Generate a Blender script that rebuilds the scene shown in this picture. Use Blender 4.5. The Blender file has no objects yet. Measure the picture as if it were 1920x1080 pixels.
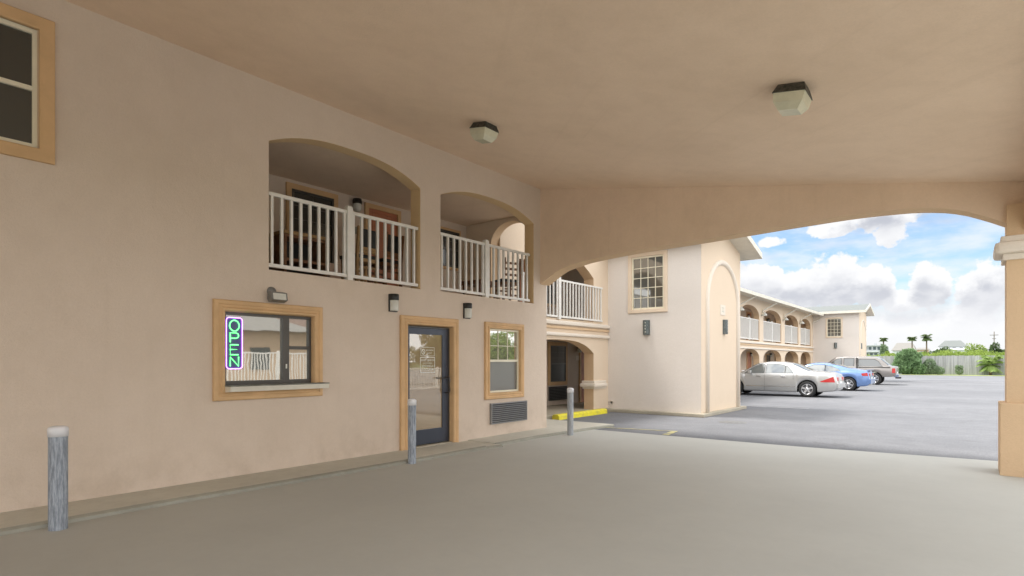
import bpy, bmesh, math, random
from mathutils import Vector, Matrix
random.seed(7)
R = math.radians
scene = bpy.context.scene
col = scene.collection

# ------------------------------------------------------------------ camera
cam_d = bpy.data.cameras.new('camera')
cam = bpy.data.objects.new('camera', cam_d); col.objects.link(cam)
cam.location = (0, 0, 1.5)
cam.rotation_euler = (R(90), 0, R(38.66))
cam_d.sensor_width = 36; cam_d.lens = 20.25
cam_d.shift_y = 0.07135
cam_d.clip_start = 0.05; cam_d.clip_end = 3000
scene.camera = cam
scene.view_settings.view_transform = 'Standard'
scene.view_settings.look = 'None'
scene.view_settings.gamma = 1
scene.view_settings.exposure = 1.95

# ------------------------------------------------------------------ sun + sky
SUN_EL, SUN_AZ = 64, 247          # azimuth clockwise from +Y
sd = bpy.data.lights.new('sun', 'SUN'); sd.energy = 1.1; sd.angle = R(12.0); sd.color = (1, .95, .88)
sun = bpy.data.objects.new('sun', sd); col.objects.link(sun)
sv = Vector((math.sin(R(SUN_AZ))*math.cos(R(SUN_EL)), math.cos(R(SUN_AZ))*math.cos(R(SUN_EL)), math.sin(R(SUN_EL))))
sun.rotation_euler = sv.to_track_quat('Z', 'Y').to_euler()
sun.location = (0, 0, 30)

world = bpy.data.worlds.new('World'); scene.world = world; world.use_nodes = True
wt = world.node_tree; wt.nodes.clear()

class NT:
    """tiny helper to write node maths"""
    def __init__(s, t): s.t = t
    def n(s, typ, **kw):
        nd = s.t.nodes.new(typ)
        for k, v in kw.items(): setattr(nd, k, v)
        return nd
    def put(s, sock, v):
        if isinstance(v, (int, float)): sock.default_value = v
        elif isinstance(v, tuple): sock.default_value = v
        else: s.t.links.new(v, sock)
    def m(s, op, a, b=None, c=None, clamp=False):
        nd = s.n('ShaderNodeMath', operation=op, use_clamp=clamp)
        s.put(nd.inputs[0], a)
        if b is not None: s.put(nd.inputs[1], b)
        if c is not None: s.put(nd.inputs[2], c)
        return nd.outputs[0]
    def noise(s, vec, scale, detail=4, rough=.5, dist=0.):
        nd = s.n('ShaderNodeTexNoise'); nd.inputs['Scale'].default_value = scale
        nd.inputs['Detail'].default_value = detail; nd.inputs['Roughness'].default_value = rough
        nd.inputs['Distortion'].default_value = dist
        if vec is not None: s.put(nd.inputs['Vector'], vec)
        return nd.outputs[0]
    def xyz(s, x, y, z=0.):
        nd = s.n('ShaderNodeCombineXYZ'); s.put(nd.inputs[0], x); s.put(nd.inputs[1], y); s.put(nd.inputs[2], z)
        return nd.outputs[0]
    def sep(s, v):
        nd = s.n('ShaderNodeSeparateXYZ'); s.put(nd.inputs[0], v); return nd.outputs
    def mix(s, f, a, b):
        nd = s.n('ShaderNodeMix', data_type='RGBA'); s.put(nd.inputs[0], f)
        s.put(nd.inputs[6], a); s.put(nd.inputs[7], b); return nd.outputs[2]
    def ramp(s, v, a, b):
        nd = s.n('ShaderNodeMapRange'); nd.interpolation_type = 'SMOOTHSTEP'; s.put(nd.inputs[0], v)
        nd.inputs[1].default_value = a; nd.inputs[2].default_value = b
        return nd.outputs[0]
W = NT(wt)
tc = W.n('ShaderNodeTexCoord'); sx, sy, sz = W.sep(tc.outputs['Generated'])[:3]
az = W.m('MULTIPLY', W.m('ARCTAN2', sx, sy), 57.2958)
el = W.m('MULTIPLY', W.m('ARCSINE', sz), 57.2958)
# cumulus banks: (azimuth, elevation, half width, half height) in degrees
BLOBS = [(-15.2,6.2,2.8,2.7),(-12.2,6.0,2.6,2.4),(-9.2,6.6,2.9,2.7),(-6.6,6.2,2.3,2.2),(-3.0,6.0,2.0,2.3),(.8,5.6,2.2,2.2),(-18.5,6.2,3,3.2),
         (4.5,6.5,3.5,3),(-4.6,5.0,2.2,1.3),
         (-6.0,12.2,3.6,1.5),(-9.5,11.4,2.6,.9),(-5.3,10.6,1.3,1.3),(-1.6,12.6,3.2,.9),(-14.5,10.6,1.6,.6),(-17.5,10.2,1.6,.9),(3,12.2,3,1.2),
         (-11.0,3.1,2.4,1.4),(-5.4,2.6,4.0,1.4),(-.6,3.0,3.0,1.6),(-16,2.6,4,1.6)]
def field(de):
    e = W.m('ADD', el, de)
    base = W.xyz(W.m('MULTIPLY', az, .9), e, 3.1)
    n1 = W.m('SUBTRACT', W.noise(base, .55, 8, .6), .5)
    n2 = W.m('SUBTRACT', W.noise(W.xyz(az, e, 9.7), .16, 3, .5), .5)
    n = W.m('ADD', W.m('MULTIPLY', n1, 1.75), W.m('MULTIPLY', n2, .6))
    F = None
    for (a, b, ra, rb) in BLOBS:
        u = W.m('DIVIDE', W.m('SUBTRACT', az, a), ra); v = W.m('DIVIDE', W.m('SUBTRACT', e, b), rb)
        f = W.m('SUBTRACT', 1., W.m('SQRT', W.m('ADD', W.m('MULTIPLY', u, u), W.m('MULTIPLY', v, v))))
        F = f if F is None else W.m('MAXIMUM', F, f)
    # the rest of the sky: broken cloud by direction noise
    g = W.noise(tc.outputs['Generated'], 2.6, 6, .55)
    out = W.ramp(W.m('ABSOLUTE', W.m('ADD', az, 8.)), 16., 26.)
    hi = W.ramp(el, 14., 20.)
    out = W.m('MAXIMUM', out, hi)
    G = W.m('SUBTRACT', W.m('MULTIPLY', g, 3.2), 1.25)
    F = W.m('ADD', W.m('MULTIPLY', F, W.m('SUBTRACT', 1., out)), W.m('MULTIPLY', G, out))
    return W.m('ADD', F, n)
F0 = field(0.); F1 = field(1.25)
alpha = W.ramp(F0, -.02, .20)
low = W.ramp(el, 6.6, 3.6)            # bright veil near the horizon
alpha = W.m('MAXIMUM', alpha, W.m('MULTIPLY', low, .95))
veil = W.noise(W.xyz(W.m('MULTIPLY', az, .35), W.m('MULTIPLY', el, 1.1), 5.5), .8, 5, .55)
alpha = W.m('MAXIMUM', alpha, W.m('MULTIPLY', W.ramp(veil, .3, .75), .68))
band = W.m('MULTIPLY', W.ramp(el, 8.0, 5.2), W.ramp(el, 2.4, 4.0))
band = W.m('MAXIMUM', band, W.ramp(el, 10.2, 11.6))
deep = W.m('MULTIPLY', W.ramp(F1, -.1, .5), W.m('ADD', .22, W.m('MULTIPLY', band, .78)))
det = W.noise(W.xyz(az, W.m('MULTIPLY', el, 1.6), 1.7), .5, 6, .5)
deep = W.m('MULTIPLY', deep, W.m('ADD', .55, W.m('MULTIPLY', W.ramp(det, .36, .60), .45)))
deep = W.m('MULTIPLY', deep, W.m('SUBTRACT', 1., W.m('MULTIPLY', low, .55)))
sky = W.n('ShaderNodeTexSky'); sky.sky_type = 'NISHITA'; sky.sun_disc = False
sky.sun_elevation = R(SUN_EL); sky.sun_rotation = R(SUN_AZ); sky.air_density = 1.0; sky.dust_density = .6; sky.ozone_density = 1.5
over = W.m('MAXIMUM', W.ramp(el, 13., 26.), W.ramp(W.m('ABSOLUTE', W.m('ADD', az, 8.)), 20., 40.))
sh = W.mix(deep, (2.6, 2.61, 2.65, 1), (1.50, 1.56, 1.74, 1))
ccol = W.mix(over, sh, (6.6, 6.6, 6.6, 1))  # clouds overhead and out of view given extra brightness to light the scene
tint = W.n('ShaderNodeMix', data_type='RGBA', blend_type='MULTIPLY'); tint.inputs[0].default_value = 1
W.put(tint.inputs[6], sky.outputs[0]); tint.inputs[7].default_value = (.45, .48, .51, 1)
allc = W.mix(alpha, tint.outputs[2], ccol)
bg = W.n('ShaderNodeBackground'); W.put(bg.inputs[0], allc); bg.inputs[1].default_value = 0.10
wo = W.n('ShaderNodeOutputWorld'); wt.links.new(bg.outputs[0], wo.inputs[0])

# ------------------------------------------------------------------ materials
def new_mat(name):
    m = bpy.data.materials.new(name); m.use_nodes = True
    t = m.node_tree; b = t.nodes['Principled BSDF']
    return m, NT(t), b
def rgba(c): return (c[0], c[1], c[2], 1)
def mk(name, c, rough=.6, metal=0., spec=.5, var=.0, vscale=3., bump=0., bscale=80., coat=0., emit=None, estr=0., c2=None, detail=5):
    m, N, b = new_mat(name)
    b.inputs['Base Color'].default_value = rgba(c); b.inputs['Roughness'].default_value = rough
    b.inputs['Metallic'].default_value = metal; b.inputs['Specular IOR Level'].default_value = spec
    b.inputs['Coat Weight'].default_value = coat; b.inputs['Coat Roughness'].default_value = .05
    o = N.n('ShaderNodeTexCoord').outputs['Object']
    g = N.n('ShaderNodeNewGeometry').outputs['Position']
    if var or c2:
        k = N.ramp(N.noise(g, vscale, detail, .6), .3, .7)
        cc = c2 or tuple(x*(1-var) for x in c)
        N.put(b.inputs['Base Color'], N.mix(k, rgba(cc), rgba(c)))
    if bump:
        bn = N.n('ShaderNodeBump'); bn.inputs['Strength'].default_value = .6; bn.inputs['Distance'].default_value = bump
        N.put(bn.inputs['Height'], N.noise(g, bscale, 3, .6)); N.put(b.inputs['Normal'], bn.outputs[0])
    if emit: b.inputs['Emission Color'].default_value = rgba(emit); b.inputs['Emission Strength'].default_value = estr
    return m
def stucco(name, c, stain=(.9, .86, .8), amt=.35, bump=.007):
    """sprayed stucco: fine grain, trowel patches, faint rain streaks and a dirty foot"""
    m, N, b = new_mat(name)
    g = N.n('ShaderNodeNewGeometry').outputs['Position']
    p = N.sep(g)
    big = N.ramp(N.noise(g, .55, 6, .62), .32, .7)
    mid = N.ramp(N.noise(g, 3.4, 5, .6), .35, .7)
    h = N.m('ADD', p[0], p[1])
    streak = N.ramp(N.noise(N.xyz(N.m('MULTIPLY', h, 5.), N.m('MULTIPLY', p[2], .45), 0.), 1.3, 4, .6), .52, .82)
    foot = N.m('MULTIPLY', N.ramp(p[2], .75, .05), N.ramp(N.noise(g, 2.2, 5, .7), .40, .75))
    f = N.m('MULTIPLY', N.m('ADD', N.m('MULTIPLY', big, .45), N.m('MULTIPLY', mid, .25)), amt)
    f = N.m('ADD', f, N.m('MULTIPLY', streak, amt*.35)); f = N.m('ADD', f, N.m('MULTIPLY', foot, amt*1.1), clamp=True)
    dark = tuple(c[i]*stain[i]*.80 for i in range(3))
    grain = N.ramp(N.noise(g, 38., 4, .8), .30, .70)
    cc = N.mix(f, rgba(c), rgba(dark)); cc = N.mix(N.m('MULTIPLY', grain, .13), cc, rgba(tuple(x*.62 for x in c)))
    blotch = N.ramp(N.noise(N.xyz(h, N.m('MULTIPLY', p[2], 1.6), 4.), 1.1, 7, .7), .50, .72)
    cc = N.mix(N.m('MULTIPLY', blotch, amt*.30), cc, rgba((c[0]*.93, c[1]*.92, c[2]*.98)))
    N.put(b.inputs['Base Color'], cc)
    b.inputs['Roughness'].default_value = .88; b.inputs['Specular IOR Level'].default_value = .25
    bn = N.n('ShaderNodeBump'); bn.inputs['Strength'].default_value = .55; bn.inputs['Distance'].default_value = bump
    hh = N.m('ADD', N.noise(g, 70., 3, .65), N.m('MULTIPLY', N.noise(g, 12., 3, .5), .8))
    N.put(bn.inputs['Height'], hh); N.put(b.inputs['Normal'], bn.outputs[0])
    return m
def glass(name, tint, refl, rough=.02, wave=.0):
    """a window pane against a dim room: dark behind, mirror-like in front"""
    m, N, b = new_mat(name)
    b.inputs['Base Color'].default_value = rgba(tint); b.inputs['Roughness'].default_value = .5
    gl = N.n('ShaderNodeBsdfGlossy'); gl.inputs['Color'].default_value = (.95, .95, .92, 1); gl.inputs['Roughness'].default_value = rough
    fr = N.n('ShaderNodeLayerWeight'); fr.inputs[0].default_value = .3
    fac = N.m('ADD', N.m('MULTIPLY', fr.outputs[0], .6), refl, clamp=True)
    mx = N.n('ShaderNodeMixShader'); N.put(mx.inputs[0], fac)
    N.t.links.new(b.outputs[0], mx.inputs[1]); N.t.links.new(gl.outputs[0], mx.inputs[2])
    if wave:
        bn = N.n('ShaderNodeBump'); bn.inputs['Strength'].default_value = .3; bn.inputs['Distance'].default_value = wave
        N.put(bn.inputs['Height'], N.noise(N.n('ShaderNodeNewGeometry').outputs['Position'], 2.5, 2, .5)); N.put(gl.inputs['Normal'], bn.outputs[0])
    out = [n for n in N.t.nodes if n.type == 'OUTPUT_MATERIAL'][0]
    N.t.links.new(mx.outputs[0], out.inputs[0])
    return m

M = {}
M['wall'] = stucco('wall_stucco', (.71, .595, .49), amt=.42)
M['ceil'] = stucco('soffit_stucco', (.88, .69, .525), amt=.55, bump=.008)
M['wingwall'] = stucco('wing_stucco', (.76, .70, .64), amt=.15)
M['peach'] = stucco('peach_stucco', (.72, .52, .33), amt=.25)
M['peachpale'] = stucco('pale_peach_stucco', (.78, .64, .49), amt=.15)
M['cream'] = stucco('cream_moulding', (.80, .72, .62), amt=.2)
M['ochre'] = mk('ochre_trim', (.70, .455, .235), .7, var=.16, vscale=2.5, bump=.002, bscale=60)
M['reveal'] = stucco('ochre_reveal_stucco', (.80, .58, .33), amt=.2)
M['door_orange'] = mk('terracotta_door', (.50, .19, .10), .5, var=.1)
M['white'] = mk('white_rail_paint', (.82, .80, .755), .42, var=.08, vscale=6)
M['vinyl'] = mk('cream_vinyl_sash', (.80, .745, .58), .4, var=.06)
M['bronze'] = mk('dark_bronze_aluminium', (.085, .08, .072), .35, metal=.3)
M['blueblack'] = mk('slate_aluminium', (.055, .065, .09), .35, metal=.3, var=.15)
M['black'] = mk('black_metal', (.02, .02, .018), .4, var=.3, vscale=20)
M['dirtyblack'] = mk('peeling_black_metal', (.022, .024, .018), .55, c2=(.10, .09, .07), vscale=28)
M['greymetal'] = mk('grey_metal', (.22, .22, .21), .45, metal=.4)
M['lens'] = mk('frosted_lens', (.66, .66, .60), .25, var=.08, vscale=15)
M['lensgreen'] = mk('aged_glass_diffuser', (.66, .64, .48), .22, var=.12, vscale=10)
M['grille'] = mk('grille_grey', (.25, .25, .25), .45, metal=.3)
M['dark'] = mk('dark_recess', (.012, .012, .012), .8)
M['sill'] = mk('white_painted_sill', (.72, .68, .58), .5, var=.1, vscale=5)
M['sillgrey'] = mk('worn_sill_top', (.22, .22, .19), .6, c2=(.12, .12, .10), vscale=12)
M['yellow'] = mk('yellow_kerb_paint', (.88, .78, .03), .6, c2=(.66, .58, .08), vscale=9)
M['yellowline'] = mk('worn_yellow_line', (.52, .47, .20), .8, c2=(.26, .25, .20), vscale=5)
M['wood'] = mk('chair_wood', (.22, .10, .04), .45, c2=(.13, .055, .022), vscale=14)
M['woodpale'] = mk('pale_chair_wood', (.40, .26, .11), .5, c2=(.30, .18, .08), vscale=14)
M['vinylblack'] = mk('black_upholstery', (.012, .014, .013), .4)
M['boxcard'] = mk('pinkish_carton', (.50, .36, .28), .7)
M['glass'] = glass('window_glass', (.16, .15, .10), .42, wave=.002)
M['glassdoor'] = glass('door_glass', (.30, .20, .09), .20, wave=.002)
M['glassscreen'] = glass('insect_screen', (.12, .115, .10), .08, rough=.2)
M['glassdark'] = glass('screened_glass', (.018, .022, .018), .06, rough=.15)
M['glasswing'] = glass('grid_window_glass', (.07, .065, .05), .16, rough=.04)
M['carglass'] = glass('car_glass', (.10, .12, .125), .22)
M['carglassdark'] = glass('tinted_car_glass', (.045, .055, .065), .14)
M['tyre'] = mk('tyre_rubber', (.02, .02, .02), .7)
M['rim'] = mk('alloy', (.75, .76, .78), .22, metal=.9)
M['red'] = mk('tail_lamp_red', (.55, .03, .03), .15, coat=.6)
M['plastic'] = mk('grey_plastic', (.10, .10, .10), .5)
M['chrome'] = mk('chrome', (.8, .8, .8), .12, metal=1)
M['plate'] = mk('pale_plate', (.7, .72, .72), .4)
def paint(name, c, metal=.55):
    m, N, b = new_mat(name); b.inputs['Base Color'].default_value = rgba(c); b.inputs['Metallic'].default_value = metal
    b.inputs['Roughness'].default_value = .30; b.inputs['Coat Weight'].default_value = .7; b.inputs['Coat Roughness'].default_value = .04
    return m
M['silver'] = paint('silver_paint', (.50, .50, .49)); M['blue'] = paint('blue_paint', (.15, .26, .52), .35); M['champagne'] = paint('champagne_paint', (.28, .26, .245), .4)
def roofmat(name, c):
    m, N, b = new_mat(name); g = N.n('ShaderNodeNewGeometry').outputs['Position']; p = N.sep(g)
    band = N.m('FRACT', N.m('MULTIPLY', p[2], 14.)); n = N.ramp(N.noise(g, 6, 4, .7), .3, .7)
    f = N.m('MULTIPLY', N.m('ADD', N.m('MULTIPLY', N.ramp(band, 0., .2), .5), N.m('MULTIPLY', n, .5)), 1.)
    N.put(b.inputs['Base Color'], N.mix(f, rgba(tuple(x*.7 for x in c)), rgba(c))); b.inputs['Roughness'].default_value = .9
    return m
M['shingle'] = roofmat('pale_shingle', (.18, .195, .19)); M['shingle2'] = roofmat('grey_shingle', (.25, .24, .225))
def asphalt():
    m, N, b = new_mat('sun_faded_asphalt'); g = N.n('ShaderNodeNewGeometry').outputs['Position']; p = N.sep(g)
    a = N.ramp(N.noise(g, .16, 6, .6), .32, .68); fine = N.ramp(N.noise(g, 26, 5, .85), .36, .64)
    stre = N.ramp(N.noise(N.xyz(N.m('MULTIPLY', p[0], .12), N.m('MULTIPLY', p[1], .9), 0.), 1., 6, .65), .35, .7)
    c = N.mix(a, (.185, .189, .200, 1), (.252, .256, .268, 1)); med = N.ramp(N.noise(g, 2.3, 6, .7), .34, .68); c = N.mix(N.m('MULTIPLY', med, .35), c, (.125, .128, .138, 1))
    c = N.mix(N.m('MULTIPLY', stre, .25), c, (.255, .26, .272, 1))
    c = N.mix(N.m('MULTIPLY', fine, .5), c, (.10, .105, .12, 1))
    vor = N.n('ShaderNodeTexVoronoi'); vor.feature = 'DISTANCE_TO_EDGE'; vor.inputs['Scale'].default_value = .34
    N.put(vor.inputs['Vector'], N.xyz(N.m('ADD', p[0], N.m('MULTIPLY', N.noise(g, .8, 5, .7), 2.)), N.m('ADD', p[1], N.m('MULTIPLY', N.noise(g, .7, 5, .7), 1.2)), 0.))
    crack = N.m('MULTIPLY', N.ramp(vor.outputs['Distance'], .010, .002), N.ramp(N.noise(g, .35, 3, .5), .46, .60))
    c = N.mix(N.m('MULTIPLY', crack, .4), c, (.11, .11, .115, 1))
    oil = N.ramp(N.noise(g, .7, 4, .5), .66, .80); c = N.mix(N.m('MULTIPLY', oil, .4), c, (.09, .09, .095, 1))
    N.put(b.inputs['Base Color'], c); b.inputs['Roughness'].default_value = .9; b.inputs['Specular IOR Level'].default_value = .2
    bn = N.n('ShaderNodeBump'); bn.inputs['Distance'].default_value = .006; bn.inputs['Strength'].default_value = .6
    N.put(bn.inputs['Height'], N.noise(g, 60, 3, .7)); N.put(b.inputs['Normal'], bn.outputs[0]); return m
M['asphalt'] = asphalt()
def concrete(name, c, c2, amt=.6, sp=.2):
    m, N, b = new_mat(name); g = N.n('ShaderNodeNewGeometry').outputs['Position']
    a = N.ramp(N.noise(g, .42, 7, .65), .3, .7); s = N.ramp(N.noise(g, 9, 5, .7), .35, .75)
    k = N.mix(N.m('MULTIPLY', a, amt), rgba(c), rgba(c2)); k = N.mix(N.m('MULTIPLY', s, sp), k, rgba(tuple(x*.6 for x in c2)))
    N.put(b.inputs['Base Color'], k); b.inputs['Roughness'].default_value = .75; b.inputs['Specular IOR Level'].default_value = .3
    bn = N.n('ShaderNodeBump'); bn.inputs['Distance'].default_value = .002; bn.inputs['Strength'].default_value = .4
    N.put(bn.inputs['Height'], N.noise(g, 90, 3, .7)); N.put(b.inputs['Normal'], bn.outputs[0]); return m
M['drive'] = concrete('smooth_driveway', (.495, .495, .455), (.44, .44, .405), .8, .05)
M['walk'] = concrete('walk_concrete', (.62, .60, .52), (.49, .47, .40), .9)
M['kerb'] = concrete('kerb_concrete', (.50, .45, .35), (.33, .30, .24), .8)
M['grass'] = mk('dry_verge_grass', (.42, .46, .16), .9, c2=(.26, .34, .10), vscale=1.2)
M['field'] = mk('field_grass', (.13, .19, .055), .95, c2=(.08, .13, .04), vscale=.2)
def woodfence():
    m, N, b = new_mat('weathered_fence_boards'); g = N.n('ShaderNodeNewGeometry').outputs['Position']; p = N.sep(g)
    n = N.noise(N.xyz(N.m('MULTIPLY', p[0], 6.6), 0., N.m('MULTIPLY', p[2], .25)), 1., 4, .7)
    N.put(b.inputs['Base Color'], N.mix(N.ramp(n, .3, .7), (.24, .24, .25, 1), (.42, .42, .43, 1))); b.inputs['Roughness'].default_value = .9; return m
M['fence'] = woodfence()
def leaf(name, a, b_):
    m, N, b = new_mat(name); g = N.n('ShaderNodeNewGeometry').outputs['Position']
    oi = N.n('ShaderNodeNewGeometry').outputs['Random Per Island']
    f = N.m('ADD', N.m('MULTIPLY', N.ramp(N.noise(g, 1.1, 3, .6), .3, .7), .55), N.m('MULTIPLY', oi, .45))
    N.put(b.inputs['Base Color'], N.mix(f, rgba(a), rgba(b_))); b.inputs['Roughness'].default_value = .65
    b.inputs['Transmission Weight'].default_value = 0.; b.inputs['Specular IOR Level'].default_value = .3
    tr = N.n('ShaderNodeBsdfTranslucent'); N.put(tr.inputs[0], rgba(b_)); mx = N.n('ShaderNodeMixShader'); mx.inputs[0].default_value = .3
    N.t.links.new(b.outputs[0], mx.inputs[1]); N.t.links.new(tr.outputs[0], mx.inputs[2])
    out = [n for n in N.t.nodes if n.type == 'OUTPUT_MATERIAL'][0]; N.t.links.new(mx.outputs[0], out.inputs[0]); return m
M['leafbush'] = leaf('willow_leaf', (.07, .14, .05), (.27, .40, .20))
M['leafpale'] = leaf('grey_green_leaf', (.14, .20, .12), (.26, .34, .20))
M['leafhedge'] = leaf('hedge_leaf', (.12, .20, .035), (.30, .38, .08))
M['leafdark'] = leaf('dark_leaf', (.045, .08, .03), (.12, .17, .07))
M['leafolive'] = leaf('olive_leaf', (.12, .12, .03), (.26, .25, .07))
M['palm'] = leaf('palm_frond', (.05, .09, .03), (.15, .20, .07))
M['palmbright'] = leaf('young_palm_frond', (.14, .24, .05), (.32, .42, .14))
M['bark'] = mk('bark', (.20, .15, .10), .9, c2=(.11, .085, .06), vscale=8)
def bollardmat(name, c, c2):
    m, N, b = new_mat(name); o = N.n('ShaderNodeTexCoord').outputs['Object']; p = N.sep(o)
    n = N.noise(N.xyz(N.m('MULTIPLY', p[0], 60.), N.m('MULTIPLY', p[1], 60.), N.m('MULTIPLY', p[2], 7.)), 1., 5, .7)
    N.put(b.inputs['Base Color'], N.mix(N.ramp(n, .36, .66), rgba(c), rgba(c2))); b.inputs['Roughness'].default_value = .8
    bn = N.n('ShaderNodeBump'); bn.inputs['Distance'].default_value = .004; N.put(bn.inputs['Height'], n); N.put(b.inputs['Normal'], bn.outputs[0]); return m
M['bollard'] = bollardmat('worn_blue_grey_paint', (.19, .215, .25), (.42, .46, .52)); M['bollard2'] = bollardmat('pale_grey_paint', (.30, .32, .34), (.44, .46, .48))
M['cap'] = mk('white_cap', (.78, .78, .80), .5, var=.06)
M['neongreen'] = mk('neon_green', (.2, 1, .25), .3, emit=(.10, 1, .16), estr=1.1)
M['neonpink'] = mk('neon_pink', (1, .5, 1), .3, emit=(.62, .22, .95), estr=1.1)
M['neonback'] = mk('neon_back_panel', (.07, .06, .22), .3)
M['signwhite'] = mk('white_sign_letters', (.85, .85, .78), .5)
M['digits'] = mk('faint_number', (.30, .30, .24), .6)
M['housewhite'] = mk('white_house_wall', (.66, .68, .70), .7, var=.08); M['housegrey'] = mk('grey_house_wall', (.40, .42, .44), .7, var=.12)
M['housetan'] = mk('tan_house_wall', (.58, .42, .28), .7, var=.1); M['housepink'] = mk('pink_house_wall', (.55, .40, .34), .7, var=.1)
M['winfar'] = mk('far_window', (.04, .06, .07), .3)
M['pole'] = mk('utility_pole', (.16, .14, .12), .9)

# ------------------------------------------------------------------ mesh helpers
class MB:
    def __init__(s): s.v = []; s.f = []; s.sm = []
    def vert(s, p): s.v.append(tuple(p)); return len(s.v)-1
    def face(s, pts, smooth=False):
        i = [s.vert(p) for p in pts]; s.f.append(i); s.sm.append(smooth)
    def box(s, x0, x1, y0, y1, z0, z1, bev=0):
        if x0 > x1: x0, x1 = x1, x0
        if y0 > y1: y0, y1 = y1, y0
        if z0 > z1: z0, z1 = z1, z0
        if bev <= 0:
            P = [(x, y, z) for x in (x0, x1) for y in (y0, y1) for z in (z0, z1)]
            b = len(s.v); s.v += P
            for q in ((0,1,3,2),(4,6,7,5),(0,4,5,1),(2,3,7,6),(0,2,6,4),(1,5,7,3)): s.f.append([b+k for k in q]); s.sm.append(False)
            return
        # chamfered box through a small bmesh
        bm = bmesh.new(); bmesh.ops.create_cube(bm, size=1)
        for v in bm.verts: v.co = Vector(((x0+x1)/2+v.co.x*(x1-x0), (y0+y1)/2+v.co.y*(y1-y0), (z0+z1)/2+v.co.z*(z1-z0)))
        bmesh.ops.bevel(bm, geom=bm.edges[:], offset=bev, segments=2, affect='EDGES', profile=.6)
        s.add_bm(bm)
    def add_bm(s, bm, smooth=False):
        b = len(s.v); bm.verts.index_update()
        s.v += [tuple(v.co) for v in bm.verts]
        for f in bm.faces: s.f.append([b+v.index for v in f.verts]); s.sm.append(smooth)
        bm.free()
    def grid(s, rows, smooth=True, close_u=False, close_v=False):
        b = len(s.v); n = len(rows); m = len(rows[0])
        for r in rows: s.v += [tuple(p) for p in r]
        for i in range(n if close_v else n-1):
            for j in range(m if close_u else m-1):
                a = b+i*m+j; c = b+i*m+(j+1) % m; d = b+((i+1) % n)*m+(j+1) % m; e = b+((i+1) % n)*m+j
                s.f.append([a, c, d, e]); s.sm.append(smooth)
    def tube(s, pts, r, n=8, smooth=True, caps=True):
        pts = [Vector(p) for p in pts]; rows = []
        rr = r if isinstance(r, (list, tuple)) else [r]*len(pts)
        up = None
        for i, p in enumerate(pts):
            a = pts[max(0, i-1)]; c = pts[min(len(pts)-1, i+1)]; t = (c-a)
            if t.length < 1e-9: t = Vector((0, 0, 1))
            t.normalize()
            if up is None: up = Vector((0, 0, 1)) if abs(t.z) < .9 else Vector((1, 0, 0))
            x = t.cross(up)
            if x.length < 1e-4: x = t.cross(Vector((0, 1, 0)))
            x.normalize(); y = x.cross(t).normalized()
            rows.append([p+x*math.cos(2*math.pi*k/n)*rr[i]+y*math.sin(2*math.pi*k/n)*rr[i] for k in range(n)])
        s.grid(rows, smooth, close_u=True)
        if caps:
            s.face(rows[0]); s.face(rows[-1])
    def lathe(s, prof, org=(0, 0, 0), axis='z', n=24, smooth=True):
        rows = []
        for (r, h) in prof:
            row = []
            for k in range(n):
                a = 2*math.pi*k/n; c, d = r*math.cos(a), r*math.sin(a)
                p = (c, d, h) if axis == 'z' else ((h, c, d) if axis == 'x' else (c, h, d))
                row.append((p[0]+org[0], p[1]+org[1], p[2]+org[2]))
            rows.append(row)
        s.grid(rows, smooth, close_u=True)
    def prism(s, poly, fn, w0, w1):
        """poly = list (u,z); fn(u,z,w) -> point"""
        a = [fn(u, z, w0) for u, z in poly]; b = [fn(u, z, w1) for u, z in poly]
        s.face(a); s.face(b[::-1])
        for i in range(len(a)):
            j = (i+1) % len(a); s.face([a[i], b[i], b[j], a[j]])
    def build(s, name, mat, parent=None, weld=True, angle=None):
        me = bpy.data.meshes.new(name); me.from_pydata(s.v, [], s.f)
        me.polygons.foreach_set('use_smooth', s.sm)
        if weld:
            bm = bmesh.new(); bm.from_mesh(me); bmesh.ops.remove_doubles(bm, verts=bm.verts, dist=1e-5)
            bmesh.ops.recalc_face_normals(bm, faces=bm.faces)
            bm.to_mesh(me); bm.free()
        me.materials.append(mat); me.update()
        o = bpy.data.objects.new(name, me); col.objects.link(o)
        if parent is not None:
            o.parent = parent
            o.matrix_parent_inverse = Matrix.Translation(-Vector(parent['_o'])) if '_o' in parent else Matrix()
            if '_o' in parent:
                o.matrix_parent_inverse = Matrix()
                me.transform(Matrix.Translation(-Vector(parent['_o'])))
                o['_o'] = parent['_o']
        return o
def thing(name, label, cat, loc=(0, 0, 0), group=None, kind=None):
    """Empty at the base of a thing; parts are written in world coordinates and shifted by it"""
    o = bpy.data.objects.new(name, None); col.objects.link(o); o.location = loc; o.empty_display_size = .2
    o['_o'] = tuple(float(x) for x in loc)
    tag(o, label, cat, group, kind); return o
def tag(o, label=None, cat=None, group=None, kind=None):
    if label: o['label'] = label
    if cat: o['category'] = cat
    if group: o['group'] = group
    if kind: o['kind'] = kind
    return o
def kids(o): return [c for c in bpy.data.objects if c.parent == o]
def copy_tree(o, loc, rz=None, label=None):
    r = o.copy(); col.objects.link(r); r.location = loc
    if rz is not None: r.rotation_euler = (0, 0, rz)
    if label: r['label'] = label
    def rec(a, b):
        for ch in kids(a):
            c = ch.copy(); col.objects.link(c); c.parent = b; rec(ch, c)
    rec(o, r); return r
def FX(p):   # plane facing +X at X=p; u=Y, w = depth into the wall
    return lambda u, z, w: (p-w, u, z)
def FY(p):   # plane facing -Y at Y=p; u=X
    return lambda u, z, w: (u, p+w, z)
def ell(a, b, spring, rise, n=2.):
    c, h = (a+b)/2, (b-a)/2
    return lambda u: spring+rise*max(0., 1-abs((u-c)/h)**n)**(1./n)
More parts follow.
